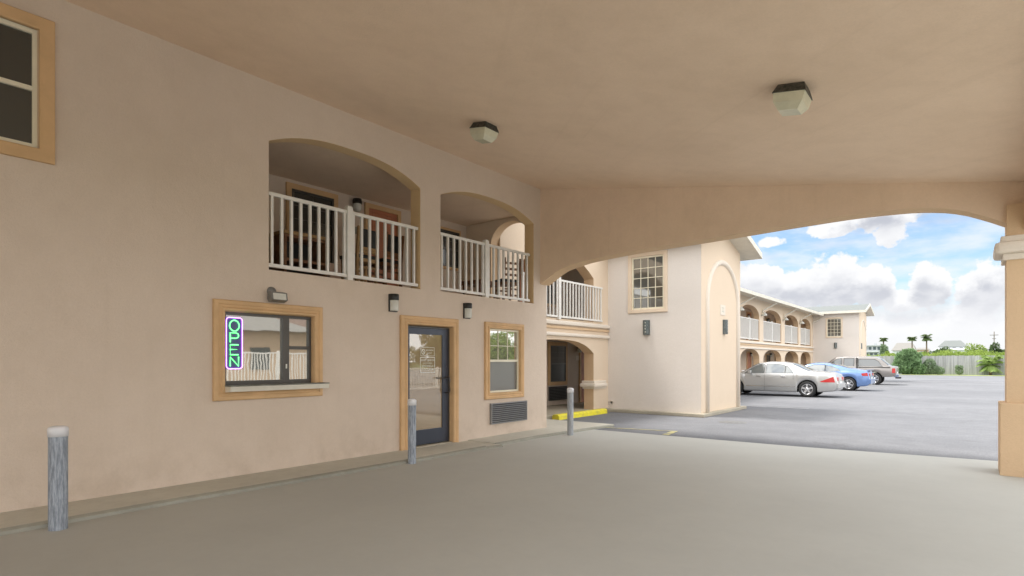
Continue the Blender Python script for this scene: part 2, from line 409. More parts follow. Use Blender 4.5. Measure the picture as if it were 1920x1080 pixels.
class Reveals:
    def __init__(s, holes): s.d = [(h, MB()) for h in holes]
    def of(s, h):
        for k, m in s.d:
            if k[0] == h[0] and k[1] == h[1] and k[2] == h[2]: return m
    def build(s, name, mat, parent):
        for k, m in s.d:
            if m.f: m.build(name if callable(k[3]) else 'opening_reveal', mat, parent)
def seg(a, b, spring, rise, n=2.6):
    c, h = (a+b)/2, (b-a)/2
    return lambda u: spring+rise*(1-min(1., abs((u-c)/h))**n)
def wall(fn, u0, u1, z0, z1, T, holes, N=22, front=True):
    """a wall with openings; returns (wall mesh, reveal mesh). hole=(ua,ub,lo,hi) lo/hi number or function"""
    f = lambda q, u: q(u) if callable(q) else q
    bp = {u0, u1}
    for (a, b, lo, hi) in holes:
        bp |= {a, b}
        if callable(hi) or callable(lo):
            for k in range(1, N): bp.add((a+b)/2-(b-a)/2*math.cos(math.pi*k/N))
    if callable(z1):
        for k in range(1, 12): bp.add(u0+(u1-u0)*k/12)
    bp = sorted(x for x in bp if u0 <= x <= u1)
    wl, rv = MB(), Reveals(holes)
    for a, b in zip(bp, bp[1:]):
        if b-a < 1e-6: continue
        mid = (a+b)/2
        hs = sorted([h for h in holes if h[0] < mid < h[1]], key=lambda h: f(h[2], mid))
        lo_a, lo_b = f(z0, a), f(z0, b); edges = []
        for h in hs:
            edges.append((lo_a, lo_b, f(h[2], a), f(h[2], b))); lo_a, lo_b = f(h[3], a), f(h[3], b)
            rv.of(h).face([fn(a, lo_a, 0), fn(b, lo_b, 0), fn(b, lo_b, T), fn(a, lo_a, T)])
            if f(h[2], mid) > f(z0, mid)+.001:
                rv.of(h).face([fn(a, f(h[2], a), 0), fn(a, f(h[2], a), T), fn(b, f(h[2], b), T), fn(b, f(h[2], b), 0)])
        edges.append((lo_a, lo_b, f(z1, a), f(z1, b)))
        for (p, q, r, t) in edges:
            if r-p < 1e-4 and t-q < 1e-4: continue
            wl.face([fn(a, p, 0), fn(b, q, 0), fn(b, t, 0), fn(a, r, 0)])
            wl.face([fn(a, p, T), fn(a, r, T), fn(b, t, T), fn(b, q, T)])
        wl.face([fn(a, f(z1, a), 0), fn(b, f(z1, b), 0), fn(b, f(z1, b), T), fn(a, f(z1, a), T)])
    for e in (u0, u1):
        wl.face([fn(e, f(z0, e), 0), fn(e, f(z1, e), 0), fn(e, f(z1, e), T), fn(e, f(z0, e), T)])
    for (a, b, lo, hi) in holes:
        for e in (a, b):
            if f(hi, e)-f(lo, e) > .01 and u0 < e < u1: rv.of((a, b, lo, hi)).face([fn(e, f(lo, e), 0), fn(e, f(lo, e), T), fn(e, f(hi, e), T), fn(e, f(hi, e), 0)])
    return wl, rv
def ring(mb, fn, u0, u1, z0, z1, prof, open_bottom=False):
    """mitred frame: prof=[(inset, proud)...] swept round a rectangle"""
    rows = []
    for (i, p) in prof:
        a, b, c, d = u0+i, u1-i, (z0 if open_bottom else z0+i), z1-i
        rows.append([fn(a, c, -p), fn(a, d, -p), fn(b, d, -p), fn(b, c, -p)])
    for r, q in zip(rows, rows[1:]):
        for k in range(3 if open_bottom else 4):
            j = (k+1) % 4; mb.face([r[k], r[j], q[j], q[k]])
def bar(mb, fn, u0, u1, z0, z1, w0, w1, bev=0):
    p = fn(u0, z0, w0); q = fn(u1, z1, w1); mb.box(p[0], q[0], p[1], q[1], p[2], q[2], bev)
CAS = [(0, -.01), (0, .035), (.012, .047), (.05, .050), (.062, .038), (.085, .038), (.10, .055), (.125, .055), (.135, .03), (.14, -.06)]
def casprof(w): return [(i*w/.14, p) for i, p in CAS]
FLAT = [(0, -.01), (0, .035), (.006, .041)]
def window(parent, fn, u0, u1, z0, z1, cw=.13, flat=False, frame='vinyl', gl='glass', sash=True, cols=0, rows_=0, name='window', low_gl=None, cas='ochre', dd=0., cap=.04):
    f0 = fn; fn2 = lambda u, z, w: f0(u, z, w-dd)
    m = MB(); pr = [(0, -.01), (0, .035), (.006, .041), (cw-.006, .041), (cw, .034), (cw, -.06)] if flat else casprof(cw)
    ring(m, fn, u0, u1, z0, z1, pr); w = m.build(name, M[cas], parent)
    a, b, c, d = u0+cw, u1-cw, z0+cw, z1-cw
    m = MB(); ring(m, fn2, a, b, c, d, [(0, -.055), (0, -.012), (cap, -.012), (cap, -.055)]); m.build('frame', M[frame], w)
    a += cap; b -= cap; c += cap; d -= cap
    if sash:
        mid = (c+d)/2
        m = MB(); bar(m, fn2, a, b, mid-.022, mid+.022, .008, .05); m.build('meeting_rail', M[frame], w)
        m = MB(); bar(m, fn2, a, b, mid+.022, d, .040, .052); m.build('pane', M[gl], w)
        m = MB(); bar(m, fn2, a, b, c, mid-.022, .036, .052); m.build('pane', M[low_gl or gl], w)
        if cols:
            m = MB()
            for k in range(1, cols+1): u = a+(b-a)*k/(cols+1); bar(m, fn2, u-.006, u+.006, mid+.022, d, .030, .0395)
            for k in range(1, rows_+1): z = mid+(d-mid)*k/(rows_+1); bar(m, fn2, a, b, z-.006, z+.006, .029, .0394)
            m.build('muntins', M[frame], w)
    else:
        m = MB(); bar(m, fn2, a, b, c, d, .040, .055); m.build('pane', M[gl], w)
        if cols:
            m = MB()
            for k in range(1, cols+1): u = a+(b-a)*k/(cols+1); bar(m, fn2, u-.010, u+.010, c, d, .026, .0395)
            for k in range(1, rows_+1): z = c+(d-c)*k/(rows_+1); bar(m, fn2, a, b, z-.010, z+.010, .025, .0394)
            m.build('muntins', M[frame], w)
    return w
def textmesh(s, size, fn, u, z, w, name, mat, parent, align='CENTER', ext=.001, xs=1.):
    cu = bpy.data.curves.new('t', 'FONT'); cu.body = s; cu.size = size; cu.align_x = align; cu.align_y = 'CENTER'; cu.resolution_u = 2
    o = bpy.data.objects.new('t', cu); col.objects.link(o)
    dg = bpy.context.evaluated_depsgraph_get(); me0 = bpy.data.meshes.new_from_object(o.evaluated_get(dg))
    mb = MB()
    for p in me0.polygons: mb.face([fn(u+me0.vertices[i].co.x*xs, z+me0.vertices[i].co.y, w) for i in p.vertices])
    bpy.data.objects.remove(o); bpy.data.meshes.remove(me0)
    return mb.build(name, mat, parent)

# ================================================================== THE SETTING
def plane(name, x0, x1, y0, y1, z, mat, kind='structure', **k):
    m = MB(); m.face([(x0, y0, z), (x1, y0, z), (x1, y1, z), (x0, y1, z)]); return tag(m.build(name, mat), kind=kind, **k)
plane('ground', -600, 600, -300, 1200, -.06, M['field'])
plane('parking_lot', -40, 60, -40, 77.3, 0.0, M['asphalt'])
# concrete drive under the canopy, its far edge running at a slight angle
m = MB(); m.face([(-6.60, -12, .004), (14, -12, .004), (14, 11.9, .004), (.27, 11.26, .004), (-2.4, 11.0, .004), (-6.1, 10.95, .004), (-6.60, 10.95, .004)])
tag(m.build('driveway', M['drive']), kind='structure')
m = MB(); m.box(-11, 12, 75.6, 78.3, -.05, .03); tag(m.build('grass_verge', M['grass']), kind='structure')

# kerbed walk along the office wall
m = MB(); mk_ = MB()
edge = [(-8.0, -6.52), (1.1, -6.50), (2.46, -6.53), (3.4, -6.50), (5.0, -6.47), (5.7, -6.45), (7.4, -6.46)]
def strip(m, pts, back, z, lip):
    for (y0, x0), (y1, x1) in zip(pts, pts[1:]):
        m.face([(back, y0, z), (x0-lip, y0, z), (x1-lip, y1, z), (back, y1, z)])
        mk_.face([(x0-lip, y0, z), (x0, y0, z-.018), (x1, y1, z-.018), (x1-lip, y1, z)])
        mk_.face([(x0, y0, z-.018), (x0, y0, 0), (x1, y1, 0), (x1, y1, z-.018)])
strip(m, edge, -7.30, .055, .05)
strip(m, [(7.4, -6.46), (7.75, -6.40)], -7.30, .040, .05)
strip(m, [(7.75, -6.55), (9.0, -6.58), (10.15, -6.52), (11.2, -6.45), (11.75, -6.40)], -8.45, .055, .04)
m.face([(-8.45, 11.75, .055), (-6.40, 11.75, .037), (-6.40, 11.75, 0), (-8.45, 11.75, 0)])
m.face([(-7.3, 7.75, .055), (-6.59, 7.75, .055), (-6.59, 7.75, 0), (-7.3, 7.75, 0)])
tag(m.build('sidewalk', M['walk']), kind='structure')
tag(mk_.build('kerb_face', concrete('darker_kerb_face', (.40, .39, .33), (.25, .245, .20), .9)), kind='structure')  # kerb lip and face in a darker concrete tone than the walk
# arcade floor slab and kerb round the wing
m = MB(); m.box(-13, -8.48, 11.75, 18.5, 0, .10, .012)
m.box(-8.47, -5.55, 15.06, 18.75, 0, .09, .015); tag(m.build('kerb', M['kerb']), kind='structure')
m = MB(); m.box(-13, -8.9, 18.7, 48.5, 0, .10, .012); tag(m.build('pavement', M['kerb']), kind='structure')
m = MB()
m.face([(-6.42, 11.47, .008), (-5.03, 11.78, .008), (-5.06, 11.68, .008), (-6.42, 11.38, .008)])
m.face([(-5.03, 11.78, .008), (-4.90, 11.78, .008), (-4.78, 11.02, .008), (-4.93, 11.02, .008)])
tag(m.build('yellow_line', M['yellowline']), kind='structure')
m = MB()
for y in (19.8, 29.6, 34.9, 38.2, 41.2): m.face([(-8.2, y, .008), (-4.0, y, .008), (-4.0, y+.1, .008), (-8.2, y+.1, .008)])
m.face([(-4.0, 52.0, .008), (2.0, 52.0, .008), (2.0, 52.3, .008), (-4.0, 52.3, .008)])
tag(m.build('bay_lines', mk('faded_white_line', (.40, .40, .40), .8)), kind='structure')

# ---------------------------------------------------------------- office block
XW = -7.237; T = .24
office = thing('motel_office_block', 'pinkish stucco two storey office front with two arched balcony openings above a glass door', 'building', (XW, 5, 0))
holes = [(3.921, 6.585, 2.705, seg(3.921, 6.585, 4.40, .258)), (7.054, 9.775, 2.715, seg(7.054, 9.775, 4.40, .24)),
         (6.27, 7.34, -.02, 2.10), (3.33, 4.57, 1.14, 2.13), (8.30, 9.28, .88, 2.14), (.30, 1.52, 3.6, 4.78), (8.37, 9.48, .29, .67)]
wl, rv = wall(FX(XW), -9, 10.25, -.02, 5.55, T, holes)
wl.build('wall', M['wall'], office); rv.build('arch_reveal', M['reveal'], office)
# end wall towards the breezeway: lower storey, plus the upper arch
m = MB(); m.box(-13, XW-.002, 10.0, 10.248, 0, 2.60); m.build('end_wall', M['wall'], office)
wl, rv = wall(FY(10.0), -9.39, XW-T-.002, 2.72, 4.70, .246, [(-8.62, -7.50, 2.72, ell(-8.62, -7.50, 4.15, .47))])
wl.build('upper_end_wall', M['peachpale'], office); rv.build('arch_reveal', M['peach'], office)
m = MB(); m.box(-9.6, XW-T-.002, -9, 10.24, 2.62, 2.72); m.build('balcony_floor', M['kerb'], office)
m = MB(); m.box(-9.6, XW-T-.002, -9, 10.24, 4.705, 4.82); m.build('balcony_ceiling', M['ceil'], office)
m = MB(); m.box(-9.6, -9.4, -9, 10.24, 2.721, 4.704); m.build('balcony_back_wall', M['wall'], office)
m = MB(); m.box(-9.395, XW-T-.002, 2.2, 2.4, 2.722, 4.703); m.build('balcony_side_wall', M['wall'], office)
m = MB(); m.face([(-13.6, -9, 5.3), (-7.1, -9, 5.6), (-7.1, 10.5, 5.6), (-13.6, 10.5, 5.3)]); m.face([(-13.6, -9, 5.3), (-13.6, 10.5, 5.3), (-7.1, 10.5, 5.56), (-7.1, -9, 5.56)]); m.build('roof', M['shingle'], office)
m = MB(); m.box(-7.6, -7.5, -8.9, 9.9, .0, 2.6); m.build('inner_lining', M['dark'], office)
F = FX(XW)
# drive-up window
w = MB(); ring(w, F, 3.20, 4.705, 1.01, 2.26, casprof(.145)); wd = w.build('drive_up_window', M['ochre'], office)
w = MB(); ring(w, F, 3.345, 4.56, 1.155, 2.115, [(0, -.08), (0, -.03), (.035, -.03), (.035, -.08)]); bar(w, F, 3.38, 4.525, 1.19, 1.25, .03, .08); bar(w, F, 4.135, 4.225, 1.25, 2.08, .022, .08)
bar(w, F, 4.225, 4.525, 1.66, 1.705, .03, .08); w.build('frame', M['bronze'], wd)
w = MB(); bar(w, F, 3.38, 4.135, 1.25, 2.08, .062, .085); w.build('pane', M['glass'], wd)
w = MB(); bar(w, F, 4.225, 4.525, 1.25, 1.66, .056, .078); w.build('pane', M['glass'], wd)
w = MB(); bar(w, F, 4.225, 4.525, 1.705, 2.08, .062, .085); w.build('pane', M['glass'], wd)
w = MB(); bar(w, F, 4.17, 4.187, 1.40, 1.46, .008, .022, .004); w.build('latch', M['signwhite'], wd)
w = MB(); w.prism([(0, 0), (.20, .0), (.19, -.062), (.0, -.075)], lambda u, z, q: (XW+u, q, 1.185+z), 3.33, 4.70); w.build('shelf', M['sill'], wd)
w = MB(); w.box(XW-.02, XW+.205, 3.325, 4.705, 1.186, 1.200, .004); w.build('shelf_top', M['sillgrey'], wd)
# guest room window beside the door
window(office, F, 8.20, 9.40, .765, 2.248, cw=.125, cols=2, rows_=1, low_gl='glassscreen', cap=.035)
# upper window at the near end
window(office, F, .16, 1.652, 3.475, 4.905, cw=.125, flat=True, gl='glassdark', cols=0, cap=.045)
# glass entrance door
w = MB(); ring(w, F, 6.135, 7.475, -.02, 2.245, casprof(.15), open_bottom=True); dc = w.build('door_casing', M['ochre'], office)
dr = MB()
bar(dr, F, 6.30, 6.325, .075, 2.085, .05, .10); bar(dr, F, 7.30, 7.325, .075, 2.085, .05, .10); bar(dr, F, 6.325, 7.30, 2.062, 2.085, .05, .10); dr.build('door_jamb', M['bronze'], office)
dr = MB(); bar(dr, F, 6.332, 6.395, .085, 2.055, .055, .095); bar(dr, F, 7.155, 7.293, .085, 2.055, .055, .095); bar(dr, F, 6.395, 7.155, 1.955, 2.055, .055, .095); bar(dr, F, 6.395, 7.155, .085, .335, .055, .095)
door = dr.build('door', M['blueblack'], office)
dr = MB(); bar(dr, F, 6.395, 7.155, .335, 1.955, .072, .08); dr.build('pane', M['glassdoor'], door)
dr = MB(); dr.tube([F(7.235, 1.22, .055), F(7.235, 1.22, -.03), F(7.235, 1.18, -.045), F(7.235, .98, -.045), F(7.235, .94, -.03), F(7.235, .94, .055)], .012); dr.tube([F(7.0, 1.205, .055), F(7.0, 1.205, .02), F(7.22, 1.205, .02)], .009); dr.build('handle', M['bronze'], door)
dr = MB(); dr.lathe([(.0, -.012), (.018, -.012), (.02, .0)], F(7.235, 1.40, .05), 'x', 14); dr.build('lock', M['chrome'], door)
dr = MB(); bar(dr, F, 6.30, 7.33, .0, .07, -.02, .12); dr.build('threshold', M['kerb'], office)
# white lettering on the door glass
st = MB()
def rrect(mb, fn, u0, u1, z0, z1, t, w):
    ring(mb, fn, u0, u1, z0, z1, [(0, -w), (t, -w)])
rrect(st, F, 6.655, 6.975, 1.585, 1.735, .006, .0695); rrect(st, F, 6.645, 6.985, 1.30, 1.565, .010, .0695)
bar(st, F, 6.71, 6.92, 1.462, 1.468, .069, .070); 
nn = 20
for k in range(nn):
    a0, a1 = 2*math.pi*k/nn, 2*math.pi*(k+1)/nn
    st.face([F(6.715+math.cos(a)*r, 1.66+math.sin(a)*r*1.2, .0694) for a, r in ((a0, .030), (a1, .030), (a1, .040), (a0, .040))])
st.face([F(6.69, 1.685, .0693), F(6.698, 1.692, .0693), F(6.742, 1.635, .0693), F(6.734, 1.628, .0693)])
st.build('sticker_border', M['signwhite'], door)
for s_, sz_, z_, u_ in (('NO SMOKING', .036, 1.685, 6.865), ('FACILITY', .036, 1.635, 6.865), ('NIGHT WINDOW', .046, 1.515, 6.815), ('VENTANILLA', .050, 1.415, 6.815), ('NOCTURNA', .050, 1.355, 6.815)):
    textmesh(s_, sz_, F, u_, z_, .0692, 'lettering', M['signwhite'], door, xs=.92 if sz_ > .04 else .75)
# through-wall air conditioner grille
def grille(name, parent, fn, u0, u1, z0, z1, n, mat='grille'):
    g = MB(); ring(g, fn, u0, u1, z0, z1, [(0, -.01), (0, .05), (.022, .05), (.022, -.02)]); o = g.build(name, M[mat], parent)
    g = MB()
    for k in range(n):
        z = z0+.03+(z1-z0-.06)*(k+.5)/n; h = (z1-z0-.06)/n*.30
        g.prism([(.043, z-h), (.043, z+h*.3), (.012, z+h), (.012, z-h*.6)], lambda a, b, q: fn(q, b, -a), u0+.022, u1-.022)
    g.build('louvres', M[mat], o)
    g = MB(); bar(g, fn, u0+.022, u1-.022, z0+.022, z1-.022, -.004, .04); g.build('backing', M['dark'], o)
    return o
grille('air_conditioner_grille', office, F, 8.36, 9.49, .285, .685, 9)
# upstairs corridor: window, door
FB = FX(-9.4)
window(office, FB, 5.40, 6.45, 2.95, 4.64, dd=.06, cw=.10, flat=True, frame='bronze', gl='glassdark', cols=1, rows_=2)
window(office, FB, 8.75, 9.79, 3.6, 4.54, dd=.06, cw=.06, flat=True, frame='bronze', gl='glassdark', cols=1, rows_=1)
def room_door(parent, fn, u0, u1, z0, z1, cw=.09):
    g = MB(); ring(g, fn, u0, u1, z0, z1, [(0, -.01), (0, .035), (.006, .041), (cw, .041), (cw, -.06)], open_bottom=True); g.build('door_casing', M['ochre'], parent)
    g = MB(); bar(g, fn, u0+cw, u1-cw, z0, z1-cw, -.004, .03); d = g.build('door', M['door_orange'], parent)
    g = MB(); a, b = u0+cw+.1, u1-cw-.1; h = z1-z0
    for (p, q) in ((.08, .45), (.52, .93)): ring(g, fn, a, b, z0+h*p, z0+h*q, [(0, .0041), (.01, .012), (.03, .012), (.04, .0041)])
    g.build('panel_moulding', M['door_orange'], d)
    g = MB(); c = fn(u1-cw-.07, z0+h*.47, -.03); g.lathe([(0, .03), (.022, .025), (.026, .01), (.012, -.02)], c, 'x', 12); g.build('knob', M['chrome'], d)
    return d
room_door(office, FB, 7.07, 7.985, 2.722, 4.64)
for (u, s_) in ((6.855, '202'), (9.62, '201')):
    g = MB(); bar(g, FB, u-.06, u+.06, 3.98, 4.12, -.012, .0); g.build('number_plate', M['digits'], office)

# ---------------------------------------------------------------- drive-through canopy
K = -.17276
def zc(x): return 5.18+K*(x+7.237)
canopy = thing('drive_through_canopy', 'peach stucco carport canopy with sloping ceiling, arched beams and square columns', 'canopy', (0, 10, 0))
YB = 10.016; XO = .479
m = MB(); m.face([(XW, -8, zc(XW)), (XO+.45, -8, zc(XO+.45)), (XO+.45, YB+.33, zc(XO+.45)), (XW, YB+.33, zc(XW))]); 
m.build('ceiling', M['ceil'], canopy)
m = MB(); m.face([(XW, -8.6, zc(XW)+.30), (XO+.8, -8.6, zc(XO+.8)+.25), (XO+.8, YB+.7, zc(XO+.8)+.25), (XW, YB+.7, zc(XW)+.30)]); m.build('roof', M['shingle'], canopy)
AP = [(-7.237, 3.143), (-7.0, 3.275), (-6.73, 3.415), (-6.4, 3.485), (-6.084, 3.534), (-4.914, 3.608), (-3.882, 3.632), (-2.966, 3.662), (-2.146, 3.692), (-1.409, 3.708), (-.743, 3.686), (-.373, 3.635), (-.137, 3.570), (.145, 3.435), (.33, 3.33), (.60, 3.15)]
def pchip(P):
    n = len(P); d = [(P[i+1][1]-P[i][1])/(P[i+1][0]-P[i][0]) for i in range(n-1)]
    t = [d[0]]+[(0 if d[i-1]*d[i] <= 0 else 2*d[i-1]*d[i]/(d[i-1]+d[i])) for i in range(1, n-1)]+[d[-1]]
    def f(x):
        x = min(max(x, P[0][0]), P[-1][0]); i = 0
        while i < n-2 and x > P[i+1][0]: i += 1
        h = P[i+1][0]-P[i][0]; s = (x-P[i][0])/h
        return ((2*s**3-3*s**2+1)*P[i][1]+(s**3-2*s**2+s)*h*t[i]+(-2*s**3+3*s**2)*P[i+1][1]+(s**3-s**2)*h*t[i+1])
    return f
arc = pchip(AP)
def beam(fn, u0, u1, top, arcf, T, name, n=60):
    b, r = MB(), MB(); us = [u0+(u1-u0)*k/n for k in range(n+1)]
    for a, c in zip(us, us[1:]):
        for w in (0, T): b.face([fn(a, arcf(a), w), fn(c, arcf(c), w), fn(c, top(c), w), fn(a, top(a), w)])
        r.face([fn(a, arcf(a), 0), fn(c, arcf(c), 0), fn(c, arcf(c), T), fn(a, arcf(a), T)], True)
    o = b.build(name, M['ceil'], canopy); r.build('soffit', M['peach'], o)
beam(FY(YB), XW, .60, lambda x: zc(x)+.25, arc, .33, 'arched_beam')
beam(FY(-7.6), XW, .60, lambda x: zc(x)+.25, arc, .33, 'arched_beam')
oarc = ell(-7.4, 9.98, 3.10, .62, 2.6)
beam(FX(XO+.45), -7.6, YB+.02, lambda y: zc(XO+.2)+.1, lambda y: oarc(min(max(y, -7.4), 9.98)), .40, 'arched_beam')
def column(y0):
    m = MB(); m.box(.345, .93, y0, y0+.52, .94, 3.54); c = m.build('column', M['peach'], canopy)
    m = MB(); m.box(.275, 1.0, y0-.05, y0+.57, 0.0, .95, .012); m.build('plinth', M['peach'], c)
    m = MB()
    for (e, z0, z1, b_) in ((.04, 2.82, 2.90, .01), (.125, 2.90, 3.05, .05), (.06, 3.05, 3.13, .012)):
        m.box(.345-e, .93+e, y0-e, y0+.52+e, z0, z1, b_)
    m.build('capital', M['cream'], c)
column(9.93); column(-7.75)

# ---------------------------------------------------------------- near wing with arcade bay
wing = thing('motel_wing', 'pale two storey motel wing with large grid window and blind arch on its end', 'building', (-8.5, 15.3, 0))
XF = -8.55
def belts(parent, fn, u0, u1, s=1.):
    m = MB()
    for (z0, z1, p, b_) in ((2.46, 2.575, .085, .035), (2.165, 2.26, .075, .035)): bar(m, fn, u0, u1, z0, z1, -p, .0, b_)
    m.build('belt_moulding', M['cream'], parent)
    m = MB(); bar(m, fn, u0, u1, 2.36, 2.425, -.045, 0., .01); m.build('belt_moulding', M['peach'], parent)
wl, rv = wall(FX(XF), 10.25, 15.30, .10, 4.95, .32, [(11.0, 14.46, .101, seg(11.0, 14.46, 1.72, .35, 3.2)), (11.0, 14.46, 2.63, seg(11.0, 14.46, 3.88, .60, 2.0))])
wl.build('arcade_wall', M['peachpale'], wing); rv.build('arch_reveal', M['peach'], wing)
belts(wing, FX(XF), 10.25, 15.298)
m = MB()
for (e, z0, z1, b_) in ((.05, .86, .93, .012), (.10, .74, .86, .045), (.04, .69, .74, .01)): m.box(XF-.32-e, XF+e, 14.46-e, 15.1+e*.2, z0, z1, b_)
m.build('pier_capital', M['cream'], wing)
m = MB(); m.box(-10.41, XF-.321, 10.25, 18.6, 2.55, 2.66); m.build('walkway_floor', M['kerb'], wing)
m = MB(); m.box(-10.41, XF-.321, 10.25, 18.6, 4.80, 4.90); m.build('walkway_ceiling', M['ceil'], wing)
m = MB(); m.box(-10.7, -10.4, 10.25, 18.6, .10, 4.95); m.build('corridor_back_wall', M['wall'], wing)
# wing block: front face (to the camera), outer face with blind arch
XE = -5.71; Y0 = 15.30; Y1 = 18.62
wl, rv = wall(FY(Y0), XF+.0, XE-.004, .09, 4.98, .25, [(-7.77, -6.77, 2.99, 4.50)])
wl.build('front_wall', M['wingwall'], wing); rv.build('window_reveal', M['peach'], wing)
window(wing, FY(Y0), -7.872, -6.668, 2.885, 4.61, cw=.10, flat=True, cas='peachpale', gl='glasswing', sash=False, cols=3, rows_=4, cap=.05)
GR = lambda y: 4.85+.27*(1.66-abs(y-16.96))+.10
wl, rv = wall(FX(XE), Y0+.002, Y1, .09, GR, .25, [])
ew = wl.build('end_wall', M['peachpale'], wing)
m = MB(); m.box(XF, XE-.252, Y1-.25, Y1-.002, .09, 4.98); m.build('rear_wall', M['wingwall'], wing)
def blind_arch(parent, x, a, b, z0, spring, rise, r):
    pts = [(x, a, z0), (x, a, spring)]; n = 20
    for k in range(1, n): t = math.pi*k/n; pts.append((x, (a+b)/2-(b-a)/2*math.cos(t), spring+rise*math.sin(t)))
    pts += [(x, b, spring), (x, b, z0)]
    m = MB(); m.tube(pts, r, 10); return m.build('arch_moulding', M['cream'], parent)
blind_arch(ew, XE-.01, Y0+.40, Y1-.30, .09, 3.15, 1.22, .085)
m = MB(); m.box(XE-.003, XE+.012, 16.77, 17.20, 2.84, 3.14); pl = m.build('number_sign', M['cream'], wing)
textmesh('22', .2, FX(XE+.0135), 16.985, 2.99, 0, 'digits', mk('pale_digit', (.42, .44, .36), .7), pl)
m = MB(); m.lathe([(.055, -.02), (.055, .03), (.04, .04), (.035, .01), (.0, .01)], (-8.43, Y0-.01, .26), 'y', 16); m.build('drain_pipe', M['cream'], wing)
def gable_roof(parent, x0, x1, ya, yb, ze, pitch, fascia=.13, hip=None):
    """ridge along X, eaves on both Y sides"""
    ym = (ya+yb)/2; zr = ze+pitch*(yb-ya)/2; t = .14
    m = MB()
    for (a, zb) in ((ya, ze), (yb, ze)):
        m.face([(x0, a, zb+t), (x1, a, zb+t), (x1, ym, zr+t), (x0, ym, zr+t)])
    rf = m.build('roof', M['shingle'], parent)
    m = MB()
    for a in (ya, yb):
        s = .02 if a == yb else -.02
        m.box(x0, x1, a, a+s, ze-.02, ze+t+.012)
        m.face([(x0, a, ze), (x1, a, ze), (x1, ym, zr), (x0, ym, zr)])
    for a in (ya, yb):
        m.prism([(a, ze-.02), (a, ze+t+.015), (ym, zr+t+.015), (ym, zr-.02)], lambda u, z, w: (x1+w, u, z), 0, .03)
    m.build('fascia', M['sill'], parent)
gable_roof(wing, -10.6, -5.2, 14.85, 19.07, 4.74, .27)

# ---------------------------------------------------------------- far wing and long arcade
far = thing('far_motel_wing', 'long far arcade with white railings ending in a gabled wing behind the cars', 'building', (-9.5, 34, 0))
XA = -9.5
bays = [(19.3, 22.9), (23.6, 26.6), (27.2, 30.2), (31.0, 34.45), (35.25, 39.25), (40.15, 43.85), (44.5, 47.75)]
hl = []
for (a, b) in bays:
    hl += [(a, b, .101, ell(a, b, 1.62, .55, 2.2)), (a, b, 2.62, ell(a, b, 3.95, .62, 2.2))]
wl, rv = wall(FX(XA), 18.62, 48.5, .10, 5.0, .32, hl, N=14)
wl.build('arcade_wall', M['peachpale'], far); rv.build('arch_reveal', M['peach'], far)
belts(far, FX(XA), 18.62, 48.498)
m = MB(); m.box(-11.3, XA-.321, 18.62, 48.5, 2.55, 2.66); m.build('walkway_floor', M['kerb'], far)
m = MB(); m.box(-11.3, XA-.321, 18.62, 48.5, 4.86, 4.95); m.build('walkway_ceiling', M['ceil'], far)
m = MB(); m.box(-11.6, -11.3, 18.62, 48.5, .10, 5.0); m.build('corridor_back_wall', M['wall'], far)
m = MB(); m.face([(-8.7, 18.7, 5.02), (-8.7, 48.4, 5.02), (-13.5, 48.4, 6.3), (-13.5, 18.7, 6.3)]); m.build('roof', M['shingle'], far)
m = MB(); m.box(-8.72, -8.68, 18.7, 48.06, 4.86, 5.03); m.face([(-8.70, 18.7, 4.90), (-8.70, 48.4, 4.90), (-9.5, 48.4, 4.98), (-9.5, 18.7, 4.98)]); m.build('fascia', M['sill'], far)
FR = FX(-11.3)
for i, (a, b) in enumerate(bays[2:]):
    for z in (.10, 2.66):
        q = (i % 2 == 0)
        ww = MB(); u = a+.25 if q else b-1.4
        window(far, FR, u, u+1.15, z+.75, z+1.9, dd=.06, cw=.08, flat=True, frame='bronze', gl='glassdark', cap=.03)
        u = b-1.15 if q else a+.2
        g = MB(); ring(g, FR, u, u+1.0, z, z+2.02, [(0, -.01), (0, .035), (.08, .035), (.08, -.01)], open_bottom=True); g.build('door_casing', M['ochre'], far)
        g = MB(); bar(g, FR, u+.08, u+.92, z, z+1.94, -.01, .01); g.build('door', M['door_orange'], far)
XG = -6.45; YG = 48.5; YH = 52.1
wl, rv = wall(FY(YG), XA, XG-.004, .0, 5.12, .25, [(-8.54, -7.60, 3.32, 4.66)])
wl.build('front_wall', M['wingwall'], far); rv.build('window_reveal', M['peach'], far)
window(far, FY(YG), -8.634, -7.505, 3.23, 4.75, cw=.09, flat=True, cas='peachpale', gl='glasswing', sash=False, cols=3, rows_=4, cap=.04)
GF = lambda y: 5.1+.27*(1.8-abs(y-50.3))
wl, rv = wall(FX(XG), YG+.002, YH, 0, GF, .25, [])
e2 = wl.build('end_wall', M['peachpale'], far)
m = MB(); m.box(-11.31, XA-.322, 48.2, 48.45, .1, 4.95); m.build('corridor_end_wall', M['peachpale'], far)
blind_arch(e2, XG-.01, YG+.45, YH-.4, 0., 3.3, 1.25, .07)
gable_roof(far, -11.5, -6.0, 48.05, 52.55, 5.02, .27)
# sloping downspouts from the eave gutter to each pier
for k, y in enumerate((30.6, 34.85, 39.7, 44.17, 48.1)):
    m = MB(); m.tube([(-8.74, y+.55, 4.88), (-8.85, y+.48, 4.80), (-9.42, y+.05, 4.42), (-9.44, y, 4.28)], .035, 7); d_ = m.build('downspout', M['sill'], far)
    if k < 4:
        m = MB(); m.lathe([(.03, .15), (.09, .08), (.17, -.03), (.15, -.06), (.0, -.05)], (-9.34, y, 4.16), 'z', 12); m.build('shell_light', M['lens'], far)

